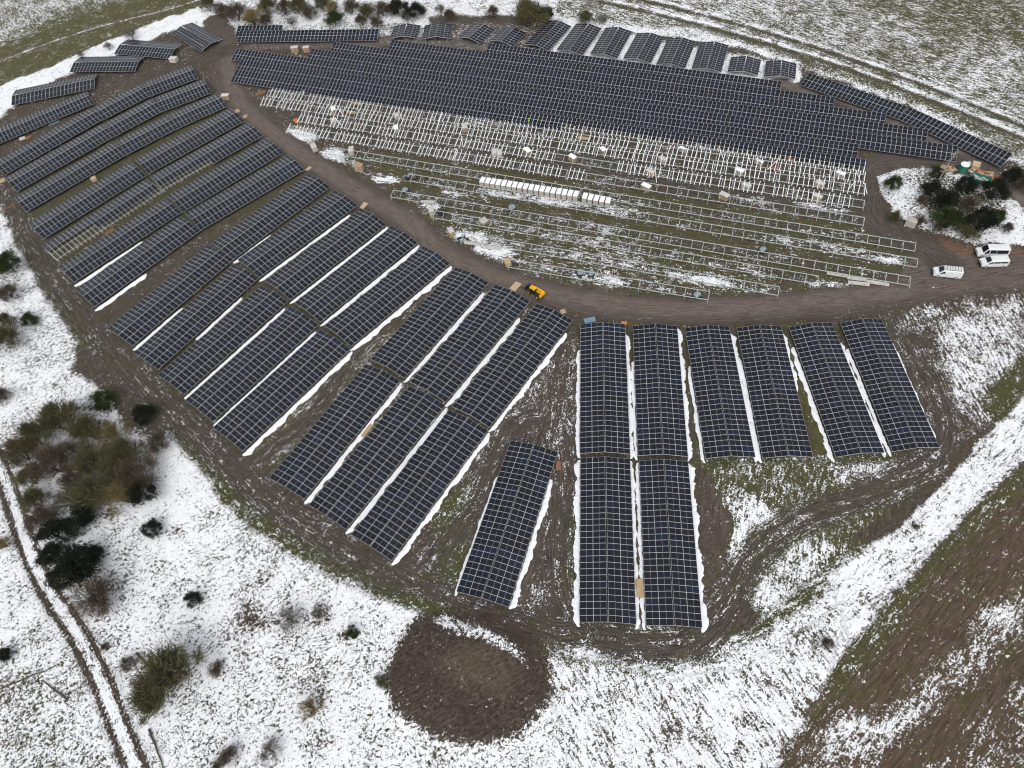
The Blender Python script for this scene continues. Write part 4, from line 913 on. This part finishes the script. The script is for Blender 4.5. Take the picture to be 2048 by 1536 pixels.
# ------------------------------------------------------------------ trees and bushes
def twig_mat(name, cols):
    m = bpy.data.materials.new(name); m.use_nodes = True; nt = m.node_tree; L = nt.links; b = nt.nodes['Principled BSDF']; b.inputs['Roughness'].default_value = .9; b.inputs['Specular IOR Level'].default_value = .15
    g = nt.nodes.new('ShaderNodeNewGeometry'); cr = nt.nodes.new('ShaderNodeValToRGB'); tc = nt.nodes.new('ShaderNodeTexCoord'); nz = nt.nodes.new('ShaderNodeTexNoise'); nz.inputs['Scale'].default_value = 1.1; nz.inputs['Detail'].default_value = 2
    L.new(tc.outputs['Object'], nz.inputs['Vector']); a = nt.nodes.new('ShaderNodeMath'); a.operation = 'MULTIPLY_ADD'; a.inputs[1].default_value = .45; L.new(g.outputs['Random Per Island'], a.inputs[0])
    mr = nt.nodes.new('ShaderNodeMapRange'); mr.inputs[1].default_value = .3; mr.inputs[2].default_value = .7; mr.inputs[4].default_value = .55; L.new(nz.outputs['Fac'], mr.inputs[0]); L.new(mr.outputs[0], a.inputs[2])
    e = cr.color_ramp.elements; e[0].position = 0; e[0].color = (*cols[0], 1); e[1].position = 1; e[1].color = (*cols[-1], 1)
    for i, c in enumerate(cols[1:-1]): x = e.new((i + 1) / (len(cols) - 1)); x.color = (*c, 1)
    L.new(a.outputs[0], cr.inputs[0]); L.new(cr.outputs[0], b.inputs['Base Color']); return m
KIND = {
 'olive': (twig_mat('olive_twigs', [(.045, .045, .028), (.085, .080, .042), (.135, .125, .060), (.19, .175, .095)]), 5200, .55, .030),
 'brown': (twig_mat('brown_twigs', [(.045, .036, .030), (.095, .072, .052), (.15, .115, .085)]), 3600, .6, .026),
 'yellow': (twig_mat('yellow_twigs', [(.09, .075, .035), (.20, .155, .065), (.30, .24, .12)]), 2600, .5, .028),
 'dark': (twig_mat('ivy_dark_leaves', [(.010, .012, .009), (.022, .026, .017), (.05, .052, .034)]), 6500, .28, .085),
 'green': (twig_mat('needle_green_leaves', [(.016, .024, .010), (.038, .055, .018), (.075, .095, .035)]), 6500, .30, .060),
 'grey': (twig_mat('bare_grey_twigs', [(.07, .062, .052), (.14, .125, .105), (.22, .20, .17)]), 1500, .7, .024)}
def tree_meshes(kind, seed):
    mt, n, ln, wd = KIND[kind]; rb = random.Random(seed); t = MB(); tips = []
    leafy = kind in ('dark', 'green'); multi = kind in ('olive', 'brown', 'yellow', 'grey')
    def limb(a, d, L, r, dep):
        b = a + d * L; t.tube(a, b, r, r * .62, 5, cap=False); tips.append((a, b, dep))
        if dep == 0: return
        for k in range(3 if dep > 1 else 3):
            nd = (d + Vector((rb.uniform(-1, 1), rb.uniform(-1, 1), rb.uniform(-.25, .55))) * .75).normalized(); limb(a.lerp(b, rb.uniform(.55, 1)), nd, L * rb.uniform(.6, .82), r * .55, dep - 1)
    for k in range(3 if multi else 1):                              # unit tree: radius about 1, height about 1.7
        d = Vector((rb.uniform(-.5, .5), rb.uniform(-.5, .5), 1.2)).normalized() if multi else Vector((0, 0, 1)); limb(Vector((d.x * .08, d.y * .08, -.05)), d, .55, .05 if multi else .07, 3)
    tr = t.mesh('trunk', M['bark'])
    # clumps around limb ends, uneven outline with gaps
    cl = []
    for i in range(26 if leafy else 34):
        a = rb.uniform(0, 6.28); z = rb.uniform(-.45, 1) ; q = math.sqrt(max(0, 1 - z * z)) * rb.uniform(.35, 1.0)
        if rb.random() < .12: continue
        cl.append((Vector((q * math.cos(a), q * math.sin(a), .78 + .62 * z * rb.uniform(.6, 1.05))), rb.uniform(.16, .36)))
    c = MB(); s = 1 / 3.0
    for i in range(n):
        p, r = rb.choice(cl); o = Vector((rb.gauss(0, 1), rb.gauss(0, 1), rb.gauss(0, .8))) * r * .62; x = p + o
        if x.z < .03: continue
        out = (x - Vector((0, 0, .35))).normalized(); d = (out + Vector((rb.gauss(0, .55), rb.gauss(0, .55), rb.gauss(0, .45)))).normalized(); w = d.cross(Vector((rb.gauss(0, 1), rb.gauss(0, 1), rb.gauss(0, 1)))).normalized()
        l = ln * s * rb.uniform(.5, 1.4); h = wd * s * rb.uniform(.6, 1.3); a = x - d * l * .5; b = x + d * l * .5
        c.quad(a - w * h, a + w * h, b + w * h * .4, b - w * h * .4)
    if kind != 'dark' and kind != 'green':                           # twig sprays at limb tips
        for a_, b_, dep in tips:
            if dep > 1: continue
            for k in range(5):
                d = ((b_ - a_).normalized() + Vector((rb.gauss(0, .5), rb.gauss(0, .5), rb.gauss(0, .4)))).normalized(); w = d.orthogonal().normalized(); q = a_.lerp(b_, rb.random()); c.quad(q - w * .006, q + w * .006, q + d * .28 + w * .003, q + d * .28 - w * .003)
    return tr, c.mesh('crown', mt)
LIB = {k: [tree_meshes(k, 11 * i + hash_) for i in range(3)] for k, hash_ in (('olive', 1), ('brown', 2), ('yellow', 3), ('dark', 4), ('green', 5), ('grey', 6))}
SNOWY = []
def plant(px, py, rpx, kind, label, group=None, hs=1.0, name=None):
    p = at(px, py, 0); q = at(px + rpx, py, 0); rad = (q - p).length; hgt = rad * hs; rb = random.Random(int(px * 31 + py * 7))
    c = at(px, py, hgt * .75)
    tr, cr = LIB[kind][rb.randrange(3)]; nm = name or ('tree' if rad * 1.5 * hs > 4.2 else 'bush')
    r = empty(nm, (c.x, c.y, -.05), rb.uniform(0, 6.28)); tag(r, label, nm, group); r.scale = (rad, rad * rb.uniform(.85, 1.1), hgt)
    inst('trunk', tr, r, Matrix.Identity(4)); inst('crown', cr, r, Matrix.Identity(4)); return r
W1 = 'trees of the wood at the left'
VL = [(120, 838, 42, 'olive', 'olive tree at the top of the left wood'), (178, 862, 36, 'olive', 'olive-green tree right of the topmost one in the left wood'), (62, 872, 38, 'olive', 'pale olive tree at the top left of the left wood'), (226, 872, 32, 'yellow', 'yellow-tinged tree at the upper right of the left wood'),
      (252, 905, 36, 'olive', 'yellow-brown tree on the right side of the left wood'), (274, 950, 40, 'brown', 'large brown tree at the right edge of the left wood'), (180, 925, 36, 'olive', 'green-olive tree in the middle of the left wood'), (190, 980, 42, 'olive', 'broad olive tree in the lower middle of the left wood'),
      (242, 992, 34, 'yellow', 'yellowish tree at the bottom right of the left wood'), (284, 985, 30, 'dark', 'dark ivy tree at the lower right edge of the left wood'), (105, 925, 40, 'brown', 'bare brown tree in the centre left of the left wood'), (38, 905, 34, 'brown', 'brown tree beside the farm track at the wood corner'),
      (58, 955, 28, 'olive', 'olive tree in the line along the farm track, upper'), (68, 1000, 28, 'olive', 'olive tree in the line along the farm track, middle'), (84, 1040, 30, 'brown', 'dark brown tree in the line along the farm track'), (112, 1068, 30, 'dark', 'blackish ivy tree at the foot of the tree line'),
      (132, 1005, 32, 'grey', 'bare grey tree with see-through crown inside the wood'), (168, 1030, 26, 'dark', 'dark small tree at the bottom of the left wood'), (104, 1112, 24, 'dark', 'dark bush beside the farm track below the wood'), (158, 1132, 40, 'dark', 'large black-green ivy clump below the wood'),
      (188, 1112, 22, 'dark', 'dark bush on the right shoulder of the ivy clump'), (130, 1150, 28, 'dark', 'dark lower lobe of the ivy clump beside the track'), (186, 1200, 42, 'brown', 'brown-olive round tree just below the black ivy clump'), (150, 895, 30, 'grey', 'thin grey tree inside the upper wood'), (230, 935, 30, 'olive', 'olive tree between the yellow ones in the wood'), (150, 960, 30, 'brown', 'brown tree in the middle of the wood')]
for x, y, r, k, lb in VL: plant(x, y, r, k, lb, W1, 1.1)
W2 = 'single bushes on the snowy meadow'
for x, y, r, k, lb in ((335, 1352, 62, 'olive', 'very large olive tree alone on the snow at lower left'), (300, 1392, 44, 'olive', 'lower left lobe tree beside the very large olive tree'), (205, 802, 24, 'green', 'green bush above the left wood'), (288, 828, 22, 'dark', 'dark bush by the green verge right of the wood'), (316, 885, 24, 'brown', 'pale brown bush right of the left wood'),
                       (304, 1058, 19, 'dark', 'dark upright bush alone right of the wood'), (15, 528, 27, 'green', 'green tree at the left photo edge, topmost of the edge trees'), (14, 585, 20, 'brown', 'brown shrub under the topmost edge tree'), (57, 638, 17, 'green', 'small dark green bush near the left edge'), (8, 672, 32, 'olive', 'olive tree cut by the left photo edge'),
                       (14, 640, 18, 'olive', 'small olive bush above the tree cut by the left edge'), (3, 790, 18, 'brown', 'brown bush cut by the left photo edge'), (6, 1086, 18, 'yellow', 'yellowish bush at the left edge left of the farm track'), (385, 1198, 15, 'dark', 'small dark upright bush in the middle of the meadow'), (255, 1328, 16, 'brown', 'small brown bush left of the very large olive tree'),
                       (430, 1340, 18, 'brown', 'round dark brown bush right of the very large olive tree'), (459, 1510, 21, 'brown', 'dark brown bush at the bottom edge of the photo'), (436, 1528, 14, 'brown', 'low brown bush at the very bottom left of the dark bush'), (621, 1416, 24, 'yellow', 'spiky yellow-brown bush left of the brown heap'), (540, 1502, 26, 'grey', 'pale bare shrub at the bottom edge'),
                       (577, 1238, 30, 'grey', 'bare grey sapling above the yellow-brown bush'), (704, 1265, 13, 'green', 'small green bush left of the brown heap'), (640, 1225, 18, 'grey', 'bare brownish shrub by the verge above the small green bush'), (1656, 1287, 14, 'brown', 'small brown bush on the snow strip by the ploughed field'), (167, 1044, 10, 'dark', 'tiny snow-dusted dark bush under the wood'),
                       (210, 1292, 10, 'brown', 'tiny brown bush beside the farm track'), (1832, 1053, 8, 'olive', 'tiny olive tuft on the strip below the dark bank'), (760, 1362, 12, 'olive', 'small olive tuft touching the left of the brown heap'), (10, 1310, 14, 'dark', 'low dark shrub at the left edge below the wood')): plant(x, y, r, k, lb, W2, 1.0)
W3 = 'hedge bushes along the top edge'
HB = [(415, 8, 18, 'olive'), (440, 20, 16, 'brown'), (470, 24, 22, 'brown'), (505, 33, 22, 'yellow'), (535, 14, 20, 'olive'), (530, 40, 14, 'brown'), (568, 14, 18, 'brown'), (595, 12, 20, 'olive'), (585, 42, 12, 'grey'), (618, 26, 16, 'brown'), (645, 8, 18, 'olive'), (668, 36, 18, 'green'), (665, 14, 16, 'yellow'), (700, 12, 18, 'brown'),
      (722, 40, 14, 'brown'), (732, 20, 18, 'olive'), (752, 42, 14, 'brown'), (765, 18, 18, 'brown'), (795, 14, 18, 'dark'), (830, 22, 18, 'dark'), (812, 30, 12, 'brown'), (900, 30, 15, 'brown'), (880, 18, 12, 'grey'), (985, 24, 15, 'brown'), (1062, 24, 34, 'olive'), (1045, 34, 16, 'brown'), (1090, 30, 18, 'dark'), (1170, 34, 16, 'olive'), (1203, 38, 13, 'grey'), (260, 68, 14, 'grey'), (215, 92, 9, 'grey'), (160, 108, 8, 'grey')]
HW = {'olive': 'olive', 'brown': 'reddish brown', 'yellow': 'yellowish', 'green': 'green', 'dark': 'dark evergreen', 'grey': 'bare grey'}
cnt = {}
for x, y, r, k in HB: cnt[k] = cnt.get(k, 0) + 1
seen = {}
for x, y, r, k in sorted(HB):
    seen[k] = seen.get(k, 0) + 1
    if x == 1062: lb = 'biggest bush of the top edge, behind the gabled tables'
    elif x < 300: lb = '%s bare sapling from the left on the snowy verge at upper left' % ORD[[160, 215, 260].index(x)]
    else: lb = '%s %s bush from the left along the top edge' % (ORD[seen[k] - 1], HW[k])
    plant(x, y, r, k, lb, W3, .95)
W4 = 'trees of the island by the van park'
for x, y, r, k, lb in ((1787, 366, 17, 'green', 'low dark green bush at the upper left of the tree island'), (1792, 434, 14, 'olive', 'low olive bush at the lower left of the tree island'), (1872, 345, 15, 'green', 'small green tree at the top of the tree island'), (1868, 378, 20, 'dark', 'dark tree in the left half of the tree island'), (1892, 402, 24, 'dark', 'dark tree in the middle of the tree island'),
                       (1932, 372, 22, 'dark', 'dark tree just left of the green skip'), (1902, 438, 28, 'green', 'green conifer in the lower middle of the tree island'), (1990, 380, 26, 'dark', 'dark tree right of the green skip'), (1965, 440, 30, 'dark', 'broad dark tree in the lower right of the island'), (1845, 400, 13, 'brown', 'rusty brown shrub on the left of the island'), (1838, 440, 14, 'brown', 'brown shrub above the large pale crate'),
                       (1938, 408, 20, 'brown', 'brown see-through tree in the centre of the island'), (2000, 430, 14, 'green', 'small green bush at the right of the island'), (2026, 352, 20, 'dark', 'dark bramble thicket right of the gravel track'), (2044, 366, 18, 'brown', 'brown bramble thicket at the right photo edge'), (2015, 455, 14, 'brown', 'brown shrub at the lower right of the island'), (1940, 465, 18, 'olive', 'olive shrub at the bottom of the island'), (1880, 455, 16, 'brown', 'brown shrub at the bottom left of the conifer')): plant(x, y, r, k, lb, W4, 1.15)
def birch():
    a, b = at(1874, 366, 0), at(1902, 330, 6.5); b = Vector((a.x + 1.6, a.y + 1.2, 8.0)); r = empty('birch_tree', a); tag(r, 'pale-trunked bare birch leaning at the top of the tree island', 'tree'); rb = random.Random(8); t = MB(); d = b - a
    t.tube((0, 0, -.2), d, .14, .05, 8); t.build('trunk', M['birch'], r); c = MB()
    for i in range(34):
        q = rb.uniform(.35, 1); s = d * q; e = s + Vector((rb.gauss(0, 1), rb.gauss(0, 1), rb.uniform(.2, 1.2))) * (1.5 * (1.25 - q)); c.tube(s, e, .03, .008, 4, cap=False)
        for k in range(4): m_ = s.lerp(e, rb.uniform(.4, 1)); c.tube(m_, m_ + Vector((rb.gauss(0, .4), rb.gauss(0, .4), rb.uniform(0, .5))), .012, .004, 3, cap=False)
    c.build('crown', M['birch'], r)
birch()
# dead wood lying in the snow
def log(x0, y0, x1, y1, r0, r1, label, twigs=0):
    a, b = at(x0, y0, .2), at(x1, y1, .2); m = MB(); rb = random.Random(int(x0)); p = a; n = 5
    for i in range(n):
        q = a.lerp(b, (i + 1) / n) + Vector((rb.uniform(-.15, .15), rb.uniform(-.15, .15), 0)); m.tube(p, q, r0 + (r1 - r0) * i / n, r0 + (r1 - r0) * (i + 1) / n, 7); p = q
        for k in range(twigs): m.tube(q, q + Vector((rb.gauss(0, 1.1), rb.gauss(0, 1.1), rb.uniform(0, .4))), .05, .015, 4)
    tag(m.build('fallen_log', M['bark']), label, 'log', 'dead wood lying on the snow')
log(273, 1306, 309, 1342, .24, .15, 'straight grey pole with a knob end left of the very large olive tree'); log(135, 1400, 86, 1361, .20, .10, 'thin pole with a thick foot left of the farm track')
log(0, 1378, 112, 1332, .16, .07, 'long branched log at the lower left edge', 2); log(298, 1458, 328, 1538, .20, .08, 'forked dead branch at the bottom right of the farm track', 1); log(186, 712, 212, 700, .2, .1, 'pale log at the snow edge beside the perimeter track', 1)
log(808, 1420, 830, 1452, .16, .12, 'snow-covered plank at the left foot of the brown heap')
